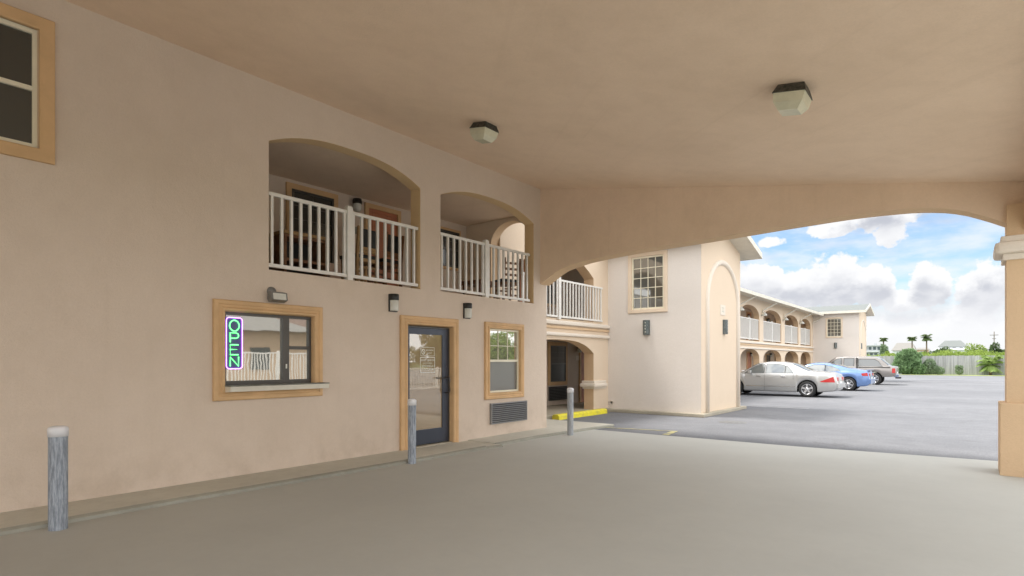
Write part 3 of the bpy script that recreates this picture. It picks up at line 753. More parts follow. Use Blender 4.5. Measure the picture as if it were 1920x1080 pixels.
# ---------------------------------------------------------------- near arcade ground floor
FC = FX(-10.4)
window(wing, FC, 14.79, 15.87, .73, 2.10, dd=.06, cw=.115, flat=True, frame='bronze', gl='glasswing', low_gl='glassdark', cols=1, rows_=2, cap=.02)
grille('air_conditioner_grille', wing, FC, 14.83, 15.83, .25, .69, 8, 'bronze')
room_door(wing, FC, 16.62, 17.62, .101, 2.06)
m = MB(); bar(m, FC, 16.42, 16.62, 1.52, 1.68, -.012, 0); m.build('number_plate', M['cream'], wing)
room_door(wing, FC, 12.2, 13.2, .101, 2.06)
room_door(wing, FC, 12.9, 13.95, 2.661, 4.66)
window(wing, FC, 14.3, 15.4, 3.2, 4.6, dd=.06, cw=.1, flat=True, frame='bronze', gl='glassdark')

# ================================================================== RAILINGS
def railing(label, fn, u0, u1, z0, z1, posts, gaps, w=.06, detailed=True, endpost=False, group='white balcony railings'):
    t = thing('balcony_railing', label, 'railing', fn((u0+u1)/2, z0, w), group)
    m = MB(); bar(m, fn, u0, u1, z1-.055, z1-.005, w-.022, w+.022, .006); m.build('top_rail', M['white'], t)
    m = MB(); bar(m, fn, u0, u1, z0+.005, z0+.055, w-.02, w+.02, .005); m.build('bottom_rail', M['white'], t)
    xs = [u0]+list(posts)+[u1]
    for p in posts:
        m = MB(); bar(m, fn, p-.048, p+.048, z0-.045, z1+.045, w-.048, w+.048, .006)
        bar(m, fn, p-.034, p+.034, z1+.045, z1+.06, w-.034, w+.034, .004); m.build('post', M['white'], t)
    allb = MB()
    for (a, b), n in zip(zip(xs, xs[1:]), gaps):
        for k in range(n):
            u = a+(b-a)*(k+.55)/(n+.1)
            if detailed:
                m = MB(); bar(m, fn, u-.0175, u+.0175, z0+.055, z1-.055, w-.0175, w+.0175); m.build('baluster', M['white'], t)
            else: bar(allb, fn, u-.0175, u+.0175, z0+.055, z1-.055, w-.0175, w+.0175)
    if not detailed: allb.build('balusters', M['white'], t)
    return t
FI = FX(XW)
railing('white railing in the wide left arched opening above the drive-up window', FI, 3.915, 6.575, 2.745, 3.755, [5.205], [9, 9])
railing('white railing in the right arched opening above the glass door and small window', FI, 7.05, 9.70, 2.745, 3.765, [8.31], [8, 9])
railing('white balcony railing of the near arcade bay above the yellow kerb block', FX(XF), 11.0, 14.90, 2.645, 3.665, [12.62], [10, 15], w=-.03)
for i, (a, b) in enumerate(bays[3:]):
    lab = ['nearest white railing of the long far arcade, right behind the pale wing corner', 'second white railing along the far arcade, above the silver sedan roof',
           'third white railing along the far arcade, counting from the near wing', 'last and smallest white railing of the far arcade beside the gabled wing'][i]
    railing(lab, FX(XA), a-.02, b+.02, 2.70, 3.86, [(a+b)/2], [14, 14], w=.06, detailed=False)

# ================================================================== LIGHT FITTINGS, SIGN
def wall_lamp(label, y, zl, zh, w=.165):
    c = (XW, y, zl); t = thing('wall_lamp', label, 'wall lamp', c, 'black and white wall lamps beside the door')
    m = MB(); bar(m, FX(XW), y-w/2, y+w/2, zl, zh, -.03, 0, .004); m.build('back_plate', M['black'], t)
    def half(z0, z1, r, mat, nm):
        m = MB(); n = 14; rows = []
        for z, rr in ((z0, r*.96), (z0+.008, r), (z1-.01, r), (z1, r*.92)):
            rows.append([(XW+.028+math.sin(math.pi*k/n)*rr*1.15, y-math.cos(math.pi*k/n)*rr*.95, z) for k in range(n+1)])
        m.grid(rows); m.face(rows[0]); m.face(rows[-1]); m.build(nm, mat, t)
    zm = zl+(zh-zl)*.66
    half(zl+.012, zm, w/2*.92, M['lens'], 'lens'); half(zm, zh, w/2, M['black'], 'hood')
wall_lamp('black topped wall lamp with white lens at the upper left of the glass door', 5.99, 2.285, 2.565)
wall_lamp('black topped wall lamp with white lens at the upper right of the glass door', 7.705, 2.275, 2.555)
t = thing('floodlight', 'small grey wall floodlight just above the drive-up window', 'floodlight', (XW, 3.99, 2.3))
m = MB(); m.lathe([(.0, .035), (.055, .03), (.062, .0)], (XW, 3.955, 2.42), 'x', 18); m.build('mount', M['greymetal'], t)
m = MB(); m.prism([(0.03, .02), (.13, .0), (.15, -.10), (.06, -.125), (.03, -.09)], lambda u, z, w_: (XW+u, w_, 2.40+z), 3.885, 4.105); m.build('housing', M['greymetal'], t)
m = MB(); m.face([(XW+.1345, 3.905, 2.388), (XW+.1345, 4.085, 2.388), (XW+.152, 4.085, 2.305), (XW+.152, 3.905, 2.305)]); m.build('lens', M['lens'], t)
def ceiling_lamp(label, x, y):
    z = zc(x); t = thing('ceiling_lamp', label, 'ceiling lamp', (x, y, z), 'square ceiling lamps under the canopy')
    tilt = math.atan(K)
    def P(a, b, h): # local along slope
        return (x+a*math.cos(tilt)+h*math.sin(tilt), y+b, z+a*math.sin(tilt)-h*math.cos(tilt))
    def frus(h0, s0, h1, s1, nm, mat, cap=True, bulge=None):
        m = MB(); lv = [(h0, s0)]+(bulge or [])+[(h1, s1)]
        rows = [[P(-s, -s, h), P(s, -s, h), P(s, s, h), P(-s, s, h)] for h, s in lv]
        m.grid(rows, False, close_u=True); m.face(rows[-1]); m.face(rows[0]); return m.build(nm, mat, t)
    frus(.0, .118, .085, .152, 'housing', M['dirtyblack'])
    frus(.0851, .143, .235, .088, 'diffuser', M['lensgreen'], bulge=[(.10, .142), (.17, .132)])
ceiling_lamp('square ceiling lamp nearer the office wall, the smaller looking of the two', -5.42, 6.16)
ceiling_lamp('square ceiling lamp over the middle of the drive, the larger looking of the two', -1.36, 6.10)
def cage_lamp(label, org, ax):
    """half round dark lantern with a row of lit slots"""
    x, y, z = org; t = thing('wall_lantern', label, 'wall lantern', org, 'dark slotted lanterns on the wing walls')
    def Q(u, h, d): return (x+d, y+u, z+h) if ax == 'x' else (x+u, y-d, z+h)
    m = MB(); n = 10; rows = [[Q(-math.cos(math.pi*k/n)*.105, h, math.sin(math.pi*k/n)*.115) for k in range(n+1)] for h in (-.21, -.20, .20, .21)]
    m.grid(rows); m.face(rows[0]); m.face(rows[-1]); m.build('housing', mk('lantern_green_black', (.07, .085, .08), .4, metal=.3, c2=(.16, .18, .18), vscale=20), t)
    m = MB()
    for k in range(4):
        h = -.13+.087*k; m.tube([Q(.01, h-.014, .105), Q(.01, h+.014, .105)], .016, 8)
    m.build('slots', M['lens'], t)
cage_lamp('dark slotted lantern below the grid window of the near wing', (-7.30, Y0, 2.46), 'y')
cage_lamp('dark slotted lantern inside the blind arch on the near wing end', (XE, 17.10, 2.50), 'x')
cage_lamp('small dark lantern below the window of the far gabled wing', (-7.98, YG, 2.66), 'y')
cage_lamp('small dark lantern on the end face of the far gabled wing', (XG, 49.1, 2.6), 'x')
def coach_lamp(label, org, s=1.):
    x, y, z = org; t = thing('corridor_lamp', label, 'corridor lamp', org, 'small black lamps in the corridors')
    m = MB(); m.lathe([(.0, .10*s), (.075*s, .09*s), (.085*s, .03*s), (.08*s, .0)], (x+.09, y, z), 'z', 14); m.box(x, x+.09, y-.03, y+.03, z+.02*s, z+.08*s); m.build('hood', M['black'], t)
    m = MB(); m.lathe([(.072*s, 0.), (.075*s, -.09*s), (.05*s, -.13*s), (0, -.13*s)], (x+.09, y, z), 'z', 14); m.build('lens', M['lens'], t)
coach_lamp('black capped lamp between the window and door on the upper corridor wall', (-9.4, 6.84, 4.54), 1.1)
coach_lamp('black capped lamp beside the orange door in the near ground floor arcade', (-10.4, 16.52, 1.93), 1.1)
for i, y in enumerate((33.9, 38.6, 43.2, 47.2)):
    coach_lamp('small black lamp in the ground floor arcade bay number %s from the near wing' % ['one', 'two', 'three', 'four'][i], (-11.3, y+.3, 1.95))
    coach_lamp('small black lamp on the upper walkway wall in far bay number %s' % ['one', 'two', 'three', 'four'][i], (-11.3, y-.35, 4.4))
# OPEN neon sign hung in the drive-up window
t = thing('neon_sign', 'vertical green OPEN neon sign with purple border in the drive-up window', 'neon sign', (XW-.03, 3.475, 1.40))
FN = FX(XW-.012)
def neon(pts, mat, nm, r=.0052, closed=False):
    m = MB(); P = [FN(u, z, 0) for u, z in pts]
    if closed: P = P+[P[0]]
    m.tube(P, r, 8); return m.build(nm, mat, t)
u0, u1, z0, z1 = 3.375, 3.575, 1.405, 2.045; rc = .035; pts = []
for (cx, cz, a0) in ((u1-rc, z1-rc, 0), (u0+rc, z1-rc, 90), (u0+rc, z0+rc, 180), (u1-rc, z0+rc, 270)):
    for k in range(6): a = R(a0+k*18); pts.append((cx+rc*math.cos(a), cz+rc*math.sin(a)))
neon(pts, M['neonpink'], 'border_tube', closed=True)
m = MB(); bar(m, FN, u0-.004, u1+.004, z0-.004, z1+.004, .014, .018); m.build('back_panel', M['neonback'], t)
uc = 3.475
neon([(uc+.060*math.cos(2*math.pi*k/22), 1.945+.068*math.sin(2*math.pi*k/22)) for k in range(22)], M['neongreen'], 'letter', .0062, True)
neon([(uc-.052, 1.735), (uc-.052, 1.855), (uc+.02, 1.855), (uc+.048, 1.84), (uc+.052, 1.82), (uc+.048, 1.80), (uc+.02, 1.787), (uc-.045, 1.787)], M['neongreen'], 'letter', .0062)
neon([(uc+.05, 1.705), (uc-.052, 1.705), (uc-.052, 1.645), (uc+.04, 1.645), (uc-.052, 1.645), (uc-.052, 1.580), (uc+.05, 1.580)], M['neongreen'], 'letter', .0062)
neon([(uc-.052, 1.435), (uc-.052, 1.55), (uc+.052, 1.435), (uc+.052, 1.555)], M['neongreen'], 'letter', .0062)

# ================================================================== BOLLARDS, KERB BLOCK
def bollard(label, x, y, h, r, mat, z0=0.):
    t = thing('bollard', label, 'bollard', (x, y, z0), 'round bollards along the walk')
    m = MB(); n = 8; prof = [(r*.98, 0)]+[(r*(1+.012*random.uniform(-1, 1)), (h-.085)*k/n) for k in range(1, n)]+[(r, h-.085)]
    m.lathe(prof, (0+x, y, z0), 'z', 24); m.build('post', mat, t)
    m = MB(); m.lathe([(r, h-.085), (r*1.07, h-.085), (r*1.08, h-.02), (r*1.0, h-.004), (r*.6, h+.008), (0, h+.012)], (x, y, z0), 'z', 24); m.build('cap', M['cap'], t)
bollard('nearest and largest bollard, worn blue grey with a white cap, at the left', -6.36, 1.48, .915, .0715, M['bollard'])
bollard('worn blue grey bollard with a white cap in front of the glass door', -6.40, 5.66, .94, .060, M['bollard'])
bollard('paler smooth grey bollard with a white cap at the end of the walk', -6.36, 9.84, .95, .062, M['bollard2'])
bollard('small distant white capped bollard beside the silver sedan bonnet', -9.3, 30.9, 1.02, .11, M['bollard2'], .0)
bpy.data.objects['bollard.003']['group'] = 'round bollards along the walk'
t = thing('parking_kerb_block', 'bright yellow painted concrete parking kerb block before the near arcade', 'kerb block', (-8.2, 13.3, 0))
m = MB(); m.prism([(-.11, 0), (-.10, .10), (-.06, .135), (.06, .135), (.10, .10), (.11, 0)], lambda u, z, w_: (-8.30+u-.0*(w_-12.35), w_, z), 12.15, 14.62); m.build('block', M['yellow'], t)
t = thing('manhole_cover', 'faint round manhole cover in the asphalt by the wing corner', 'manhole cover', (-4.6, 14.4, 0))
m = MB(); m.lathe([(0, .006), (.27, .006), (.275, .002), (.30, .002), (.305, .006), (.33, .006), (.335, .0)], (-4.6, 14.4, 0), 'z', 32); m.build('disc', mk('worn_iron', (.17, .17, .17), .7, var=.3, vscale=12), t)

# ================================================================== BALCONY FURNITURE
ZF = 2.722
def chair(label, x, y, rz, kind):
    t = thing('patio_chair', label, 'chair', (0, 0, 0), 'wooden chairs on the balcony')
    wood = M['woodpale'] if kind == 'pale' else M['wood']
    for sx_ in (-1, 1):
        m = MB(); m.box(sx_*.19-.02, sx_*.19+.02, .17, .21, 0, .44); m.build('leg', wood, t)
        m = MB(); m.prism([(-.20, 0), (-.16, 0), (-.17, .45), (-.225, .93), (-.255, .93), (-.21, .45)], lambda u, z, w_: (w_, u, z), sx_*.19-.02, sx_*.19+.02); m.build('leg', wood, t)
    m = MB(); m.box(-.23, .23, -.19, .23, .44, .50, .015); m.build('seat', M['vinylblack'], t)
    m = MB(); m.box(-.21, .21, -.195, .215, .38, .438, .004)
    for z in (.14, .27): m.box(-.17, .17, .178, .202, z, z+.035); m.box(-.17, .17, -.20, -.176, z, z+.035)
    m.build('stretcher', wood, t)
    if kind in ('pale', 'panel'):
        m = MB(); m.prism([(-.165, .60), (-.20, .90), (-.235, .90), (-.20, .60)], lambda u, z, w_: (w_, u, z), -.168, .168); m.build('backrest', M['vinylblack'], t)
    m = MB()
    for z in ((.52, .57) if kind != 'ladder' else (.56, .68, .80)): m.box(-.168, .168, -.21-(z-.5)*.1, -.185-(z-.5)*.1, z, z+.045)
    m.build('slat', wood, t)
    t.location = (x, y, ZF); t.rotation_euler = (0, 0, rz); return t
chair('pale wood chair with a dark padded back just right of the left railing post', -7.86, 5.82, R(90), 'pale')
chair('dark wood chair with a black back at the right end of the left railing', -7.88, 6.36, R(95), 'panel')
chair('dark wood chair turned sideways at the left end of the left balcony', -8.55, 4.72, R(-60), 'panel')
chair('dark ladder back chair standing against the light in the right opening', -7.74, 9.50, R(70), 'ladder')
t = thing('shelf_unit', 'brown wooden shelf unit with dark shelves behind the left railing', 'shelf unit', (-7.85, 4.75, ZF))
m = MB()
for y in (4.40, 5.06): m.box(-8.02, -7.66, y-.02, y+.02, ZF, ZF+.60)
for z in (.02, .22, .56): m.box(-8.02, -7.66, 4.42, 5.04, ZF+z, ZF+z+.04)
m.build('carcass', M['wood'], t)
m = MB(); m.box(-8.05, -7.63, 4.36, 5.10, ZF+.602, ZF+.65, .006); m.build('top', M['woodpale'], t)
m = MB(); m.box(-8.018, -8.00, 4.42, 5.04, ZF+.04, ZF+.57); m.build('back_panel', M['vinylblack'], t)
t = thing('carton', 'plain pinkish carton on the balcony floor left of the railing post', 'carton', (-7.7, 5.1, ZF))
m = MB(); m.box(-7.95, -7.62, 4.98+.12, 5.22+.08, ZF, ZF+.27, .004); bx = m.build('box', M['boxcard'], t)
m = MB(); m.box(-7.80, -7.77, 5.10, 5.30, ZF+.2705, ZF+.272); m.build('tape', M['cream'], t)
t = thing('low_table', 'low dark table beside the ladder back chair in the right opening', 'table', (-7.95, 9.05, ZF))
m = MB(); m.box(-8.25, -7.72, 8.62, 9.28, ZF+.34, ZF+.42, .006); m.build('tabletop', M['wood'], t)
for (x, y) in ((-8.2, 8.67), (-7.77, 8.67), (-8.2, 9.23), (-7.77, 9.23)):
    m = MB(); m.box(x-.02, x+.02, y-.02, y+.02, ZF, ZF+.339); m.build('leg', M['wood'], t)

# ================================================================== CARS
def interp(P, x):
    if x <= P[0][0]: return P[0][1]
    for (a, b), (c, d) in zip(P, P[1:]):
        if x <= c: s = (x-a)/(c-a); s = s*s*(3-2*s)*.35+s*.65; return b+(d-b)*s
    return P[-1][1]
def car(name, label, cat, spec, loc):
    S = spec; L = S['L']; t = thing(name, label, cat, (0, 0, 0), 'cars parked along the far arcade')
    body = M[S['paint']]; top = S['top']; wid = S['wid']; belt = S['belt']; sill = S['sill']; R_ = S['R']; arch = S['arch']; tum = S['tum']
    xs = sorted(set([round(k*L/90, 4) for k in range(91)]+[x for x, _ in top]+[round(w_+arch*math.cos(math.pi*k/14), 4) for w_ in S['wh'] for k in range(15)]))
    rows = []
    for x in xs:
        w_ = interp(wid, x); zt = interp(top, x); zb = interp(S['bot'], x)
        for c in S['wh']:
            if abs(x-c) < arch: zb = max(zb, R_+math.sqrt(max(0, arch**2-(x-c)**2))-.02)
        zbl = min(interp(belt, x), zt-.015); zb = min(zb, zbl-.06)
        h = zbl-zb; pts = [(0, zb), (w_-.16, zb), (w_-.035, zb+.015), (w_-.012, zb+min(.06, h*.2)), (w_, zb+h*.40), (w_-.002, zb+h*.62), (w_-.018, zb+h*.86), (w_-.055, zbl)]
        d = zt-zbl
        ins = S.get('ins', .065)
        for q in (.12, .5, .88): pts.append((w_-ins-tum*d*q, zbl+d*q*.98))
        e = w_-ins-tum*d
        pts += [(e-.03, zt-.012*min(1, d*5)), (e-.10, zt), (e*.5, zt+.022), (0, zt+.03)]
        rows.append([(x, y, z) for y, z in pts]+[(x, -y, z) for y, z in pts[-2:0:-1]])
    m = MB(); m.grid(rows, True, close_u=True); m.face(rows[0]); m.face(rows[-1]); bo = m.build('body', body, t)
    def side(x, z, off=.006):
        w_ = interp(wid, x); zbl = interp(belt, x); return w_-S.get('ins', .065)-tum*(z-zbl)+off
    for nm, poly in S['glass']:
        for s in (1, -1):
            m = MB(); m.face([(x, s*side(x, z), z) for x, z in poly]); m.build(nm, M[S.get('glassmat', 'carglass')], t)
            m = MB(); cx = sum(p[0] for p in poly)/len(poly); cz = sum(p[1] for p in poly)/len(poly)
            out = [(cx+(x-cx)*(1+.022/max(.15, abs(x-cx))), cz+(z-cz)*(1+.022/max(.12, abs(z-cz)))) for x, z in poly]
            for (a, b), (c, d) in zip(zip(poly, poly[1:]+poly[:1]), zip(out, out[1:]+out[:1])):
                m.face([(p[0], s*side(p[0], p[1], .0075), p[1]) for p in (a, b, d, c)])
            m.build('window_trim', M[S.get('trim', 'black')], t)
    for nm, xa, xb in S['screens']:
        n = 8; r2 = []
        for k in range(n+1):
            x = xa+(xb-xa)*k/n; zt = interp(top, x); d = zt-interp(belt, x); e = interp(wid, x)-.065-tum*max(d, 0)-.10
            sl = Vector((-(interp(top, x+.02)-interp(top, x-.02)), .04)).normalized()*.007
            r2.append([(x+sl.x, y, zt+sl.y+.022*(1-(y/e)**2)+.006) for y in [e*(j/6-1) for j in range(13)]])
        m = MB(); m.grid(r2); m.build(nm, M['carglass'], t)
    for nm, mat, poly in S['marks']:
        for s in (1, -1):
            m = MB(); xa_ = min(p[0] for p in poly); xb_ = max(p[0] for p in poly); n = 9; pr_ = None
            for k in range(n+1):
                x = xa_+(xb_-xa_)*k/n; zz = []
                for (a, b), (c, d) in zip(poly, poly[1:]+poly[:1]):
                    if min(a, c)-1e-6 <= x <= max(a, c)+1e-6:
                        if abs(c-a) < 1e-6: zz += [b, d]
                        else: zz.append(b+(d-b)*(x-a)/(c-a))
                yy = s*(interp(wid, x)+.010); q = ((x, yy, min(zz)), (x, yy, max(zz)+.001))
                if pr_: m.face([pr_[0], q[0], q[1], pr_[1]])
                pr_ = q
            m.build(nm, M[mat], t)
    for b_ in S['rear']:
        nm, mat, x0, x1, y0, y1, z0, z1 = b_
        for s in ((1, -1) if y0 > 0 else (1,)):
            m = MB(); m.box(x0, x1, s*y0, s*y1, z0, z1, .012); m.build(nm, M[mat], t)
    for c in S['wh']:
        for s in (1, -1):
            yo = s*(interp(wid, c)-.015); yi = s*(interp(wid, c)-.235)
            wt_ = bpy.data.objects.new('wheel', None); col.objects.link(wt_); wt_.parent = t; wt_['_o'] = (0., 0., 0.)
            r = R_; d = s
            m = MB(); m.lathe([(r*.64, yo-d*.02), (r*.68, yo-d*.004), (r*.9, yo), (r*.975, yo-d*.025), (r, yo-d*.06), (r, yi+d*.06), (r*.95, yi), (r*.6, yi)], (c, 0, r), 'y', 36); m.build('tyre', M['tyre'], wt_)
            m = MB(); m.lathe([(r*.66, yo-d*.02), (r*.645, yo-d*.006), (r*.60, yo-d*.012), (r*.58, yo-d*.10)], (c, 0, r), 'y', 36)
            nsp = S['spokes']
            for k in range(nsp):
                a = 2*math.pi*k/nsp+.3; ca, sa = math.cos(a), math.sin(a)
                def Q(rad, off, y): return (c+ca*rad-sa*off, y, r+sa*rad+ca*off)
                w0, w1 = r*.13, r*.10
                f_ = [Q(r*.10, -w0, yo-d*.018), Q(r*.10, w0, yo-d*.018), Q(r*.61, w1, yo-d*.014), Q(r*.61, -w1, yo-d*.014)]
                g_ = [(p[0], p[1]-d*.03, p[2]) for p in f_]
                m.face(f_)
                for i in range(4): j = (i+1) % 4; m.face([f_[i], f_[j], g_[j], g_[i]])
            m.lathe([(0, yo-d*.008), (r*.12, yo-d*.010), (r*.18, yo-d*.018), (r*.18, yo-d*.05)], (c, 0, r), 'y', 16); m.build('rim', M['rim'], wt_)
            m = MB(); m.lathe([(0, yo-d*.075), (r*.60, yo-d*.075)], (c, 0, r), 'y', 24); m.build('brake_disc', M['plastic'], wt_)
            m = MB(); m.lathe([(0, yi-d*.10), (arch*.99, yi-d*.10), (arch*.99, yo-d*.03)], (c, 0, r), 'y', 28); 
            m2 = MB(); m2.v = m.v; m2.f = [f for f in m.f if min(m.v[i][2] for i in f) > sill-.02]; m2.sm = [True]*len(m2.f); m2.build('wheel_arch', M['black'], t)
    t.rotation_euler = (0, 0, math.pi); t.location = loc
    for (x, z0, z1) in S['seams']:
        for s in (1, -1):
            m = MB(); n = 6; P = [(x, s*(interp(wid, x)+.0015-(.02 if k == n else 0)), z0+(z1-z0)*k/n) for k in range(n+1)]; m.tube(P, .004, 5); m.build('door_seam', M['plastic'], t)
    return t
sedan = dict(L=4.95, paint='silver', R=.335, arch=.385, wh=(1.10, 4.02), tum=.44, sill=.2, spokes=5, trim='plastic',
    top=[(0, .60), (.03, .80), (.10, .955), (.30, 1.02), (.85, 1.055), (1.02, 1.075), (1.75, 1.385), (2.15, 1.445), (2.65, 1.46), (3.05, 1.41), (3.85, .985), (4.4, .90), (4.8, .76), (4.92, .62), (4.95, .52)],
    wid=[(0, .80), (.06, .86), (.3, .905), (.9, .93), (2.5, .935), (4.0, .92), (4.6, .86), (4.85, .76), (4.95, .62)],
    belt=[(0, .97), (1.0, .985), (2.5, .965), (3.9, .93), (4.95, .75)],
    bot=[(0, .40), (.12, .27), (.6, .22), (1.5, .20), (4.4, .20), (4.95, .28)],
    glass=[('window', [(1.62, 1.005), (1.93, 1.005), (1.93, 1.28), (1.86, 1.265)]), ('window', [(1.975, 1.005), (2.72, .995), (2.72, 1.375), (2.4, 1.375), (2.1, 1.34), (1.975, 1.30)]), ('window', [(2.80, .995), (3.62, .985), (3.30, 1.215), (3.02, 1.355), (2.80, 1.37)])],
    screens=[('rear_window', 1.08, 1.72), ('windshield', 3.10, 3.78)],
    marks=[('tail_light', 'red', [(.085, .885), (.62, .66), (.60, .635), (.075, .635)]), ('trim_strip', 'chrome', [(1.55, .42), (3.55, .42), (3.55, .44), (1.55, .44)])],
    rear=[('tail_light', 'red', .005, .08, .38, .74, .68, .84), ('number_plate', 'plate', -.004, .05, -.26, .26, .55, .66), ('bumper', 'silver', -.04, .22, -.80, .80, .40, .58), ('mirror', 'silver', 3.30, 3.42, .93, 1.08, .98, 1.10), ('door_handle', 'chrome', 1.92, 2.12, .918, .945, .845, .875), ('door_handle', 'chrome', 2.90, 3.10, .918, .945, .835, .865)],
    seams=[(2.76, .26, .97), (3.78, .26, .93), (1.62, .72, .97)])
car('parked_car', 'silver four door sedan with red triangular tail lights, nearest of the parked cars', 'car', sedan, (-4.26, 27.15, 0))
coupe = dict(L=4.60, paint='blue', R=.345, arch=.385, wh=(.92, 3.76), tum=.50, sill=.2, spokes=6,
    top=[(0, .62), (.03, .82), (.10, .985), (.45, 1.04), (.85, 1.13), (1.5, 1.30), (2.0, 1.385), (2.4, 1.40), (2.8, 1.34), (3.55, .985), (4.1, .88), (4.45, .72), (4.6, .5)],
    wid=[(0, .78), (.06, .85), (.3, .90), (.9, .925), (2.5, .905), (3.8, .91), (4.3, .82), (4.5, .7), (4.6, .55)],
    belt=[(0, .95), (.9, .97), (2.5, .93), (3.6, .91), (4.6, .72)],
    bot=[(0, .38), (.12, .26), (.6, .2), (1.5, .18), (4.1, .18), (4.6, .26)],
    glass=[('window', [(1.25, .985), (1.95, .955), (1.95, 1.28), (1.65, 1.22), (1.38, 1.10)]), ('window', [(2.0, .955), (3.2, .945), (2.80, 1.21), (2.5, 1.31), (2.0, 1.30)])],
    screens=[('rear_window', .80, 1.75), ('windshield', 2.86, 3.48)],
    marks=[('tail_light', 'red', [(.07, .93), (.36, .88), (.30, .76), (.06, .76)])],
    rear=[('tail_light', 'red', .002, .07, .42, .74, .74, .88), ('spoiler', 'blue', .0, .16, -.70, .70, 1.035, 1.06), ('bumper', 'blue', -.05, .2, -.80, .80, .38, .60), ('exhaust', 'chrome', -.07, .05, .50, .60, .30, .36), ('number_plate', 'plate', -.004, .05, -.26, .26, .60, .71)],
    seams=[(1.97, .24, .94), (3.3, .24, .92)])
car('parked_car', 'bright blue coupe between the silver sedan and the champagne pickup', 'car', coupe, (-3.98, 34.1, 0))
truck = dict(L=5.35, paint='champagne', R=.385, arch=.46, wh=(1.15, 4.45), tum=.20, ins=.10, sill=.42, spokes=6,
    top=[(0, 1.02), (.03, 1.14), (.28, 1.17), (.36, 1.22), (.85, 1.64), (1.1, 1.75), (2.05, 1.79), (2.1, 1.78), (2.7, 1.80), (3.25, 1.75), (4.0, 1.22), (4.5, 1.14), (5.1, 1.02), (5.3, .85), (5.35, .7)],
    wid=[(0, .86), (.06, .90), (.4, .92), (2.0, .925), (4.4, .92), (5.0, .86), (5.35, .7)],
    belt=[(0, 1.09), (2.0, 1.10), (3.9, 1.10), (5.35, .95)],
    bot=[(0, .56), (.3, .52), (1.8, .44), (4.9, .42), (5.35, .5)],
    glassmat='carglassdark', glass=[('window', [(.72, 1.17), (2.0, 1.17), (2.0, 1.60), (1.15, 1.60), (.95, 1.48)]), ('window', [(2.28, 1.15), (2.82, 1.15), (2.82, 1.66), (2.28, 1.66)]), ('window', [(2.98, 1.15), (3.75, 1.15), (3.45, 1.44), (3.22, 1.62), (2.98, 1.66)])],
    screens=[('rear_window', .42, .82), ('windshield', 3.32, 3.92)],
    marks=[('tail_light', 'red', [(.03, 1.05), (.20, 1.05), (.20, .76), (.03, .76)])],
    rear=[('bumper', 'chrome', -.16, .12, -.86, .86, .50, .70), ('mirror', 'black', 3.5, 3.62, .95, 1.12, 1.18, 1.36), ('number_plate', 'plate', -.004, .05, -.26, .26, .72, .84), ('bed_gap', 'black', 2.06, 2.12, .60, .925, .62, 1.72), ('shell_rail', 'black', .30, 2.06, .80, .90, 1.095, 1.125), ('side_moulding', 'plastic', 1.7, 3.9, .90, .935, .74, .80), ('hitch', 'black', -.20, .1, -.12, .12, .40, .50)],
    seams=[(2.15, .5, 1.10), (2.9, .5, 1.10), (3.9, .5, 1.08)])
car('pickup_truck', 'champagne pickup truck with a matching camper shell, farthest of the parked vehicles', 'pickup truck', truck, (-3.70, 43.4, 0))
m = None

# ================================================================== PLANTS
def leaves(m, c, rad, n, s, shell=.55, flat=1., droop=0.):
    cx, cy, cz = c
    for _ in range(n):
        a = random.uniform(0, 2*math.pi); b = math.acos(random.uniform(-1, 1)); r = shell+(1-shell)*random.random()**.6
        x = cx+rad[0]*r*math.sin(b)*math.cos(a); y = cy+rad[1]*r*math.sin(b)*math.sin(a); z = cz+rad[2]*r*math.cos(b)
        d = Vector((random.gauss(0, 1), random.gauss(0, 1), random.gauss(0, 1)-droop)).normalized(); e = d.cross(Vector((random.gauss(0, 1), random.gauss(0, 1), random.gauss(0, 1)))).normalized()
        k = s*random.uniform(.6, 1.4); w = k*.38*flat; p = Vector((x, y, z))
        m.face([p-d*k, p+e*w, p+d*k, p-e*w])
def tree(name, label, cat, x, y, h, blobs, s, n, leafmat, trunk_h=None, group=None, tr=.12, z0=-.06):
    t = thing(name, label, cat, (x, y, z0), group)
    m = MB(); th = trunk_h or h*.5
    m.tube([(x, y, z0), (x+.05*h*.1, y, z0+th*.5), (x-.03, y, z0+th)], [tr, tr*.8, tr*.5], 8)
    for (bx, by, bz, rx, ry, rz) in blobs: m.tube([(x, y, z0+th*.6), (x+bx*.5, y+by*.5, z0+(th*.6+bz)*.55), (x+bx, y+by, z0+bz)], [tr*.5, tr*.3, tr*.1], 5)
    m.build('trunk', M['bark'], t)
    m = MB()
    tot = sum(b[3]*b[5] for b in blobs)
    for (bx, by, bz, rx, ry, rz) in blobs: leaves(m, (x+bx, y+by, z0+bz), (rx, ry, rz), int(n*rx*rz/tot), s)
    m.build('crown', M[leafmat], t, weld=False); return t
def cluster(w, h, k, zc_=.5, sx_=.45, sz_=.3):
    out = []
    for i in range(k):
        a = random.uniform(-1, 1); q = random.uniform(0, 1)
        out.append((a*w*.5*(1-.45*q), random.uniform(-.35, .35)*w*.5, h*(zc_+(1-zc_)*q*.75), w*sx_*random.uniform(.5, .9)*.6, w*sx_*.5, h*sz_*random.uniform(.5, .9)))
    return out
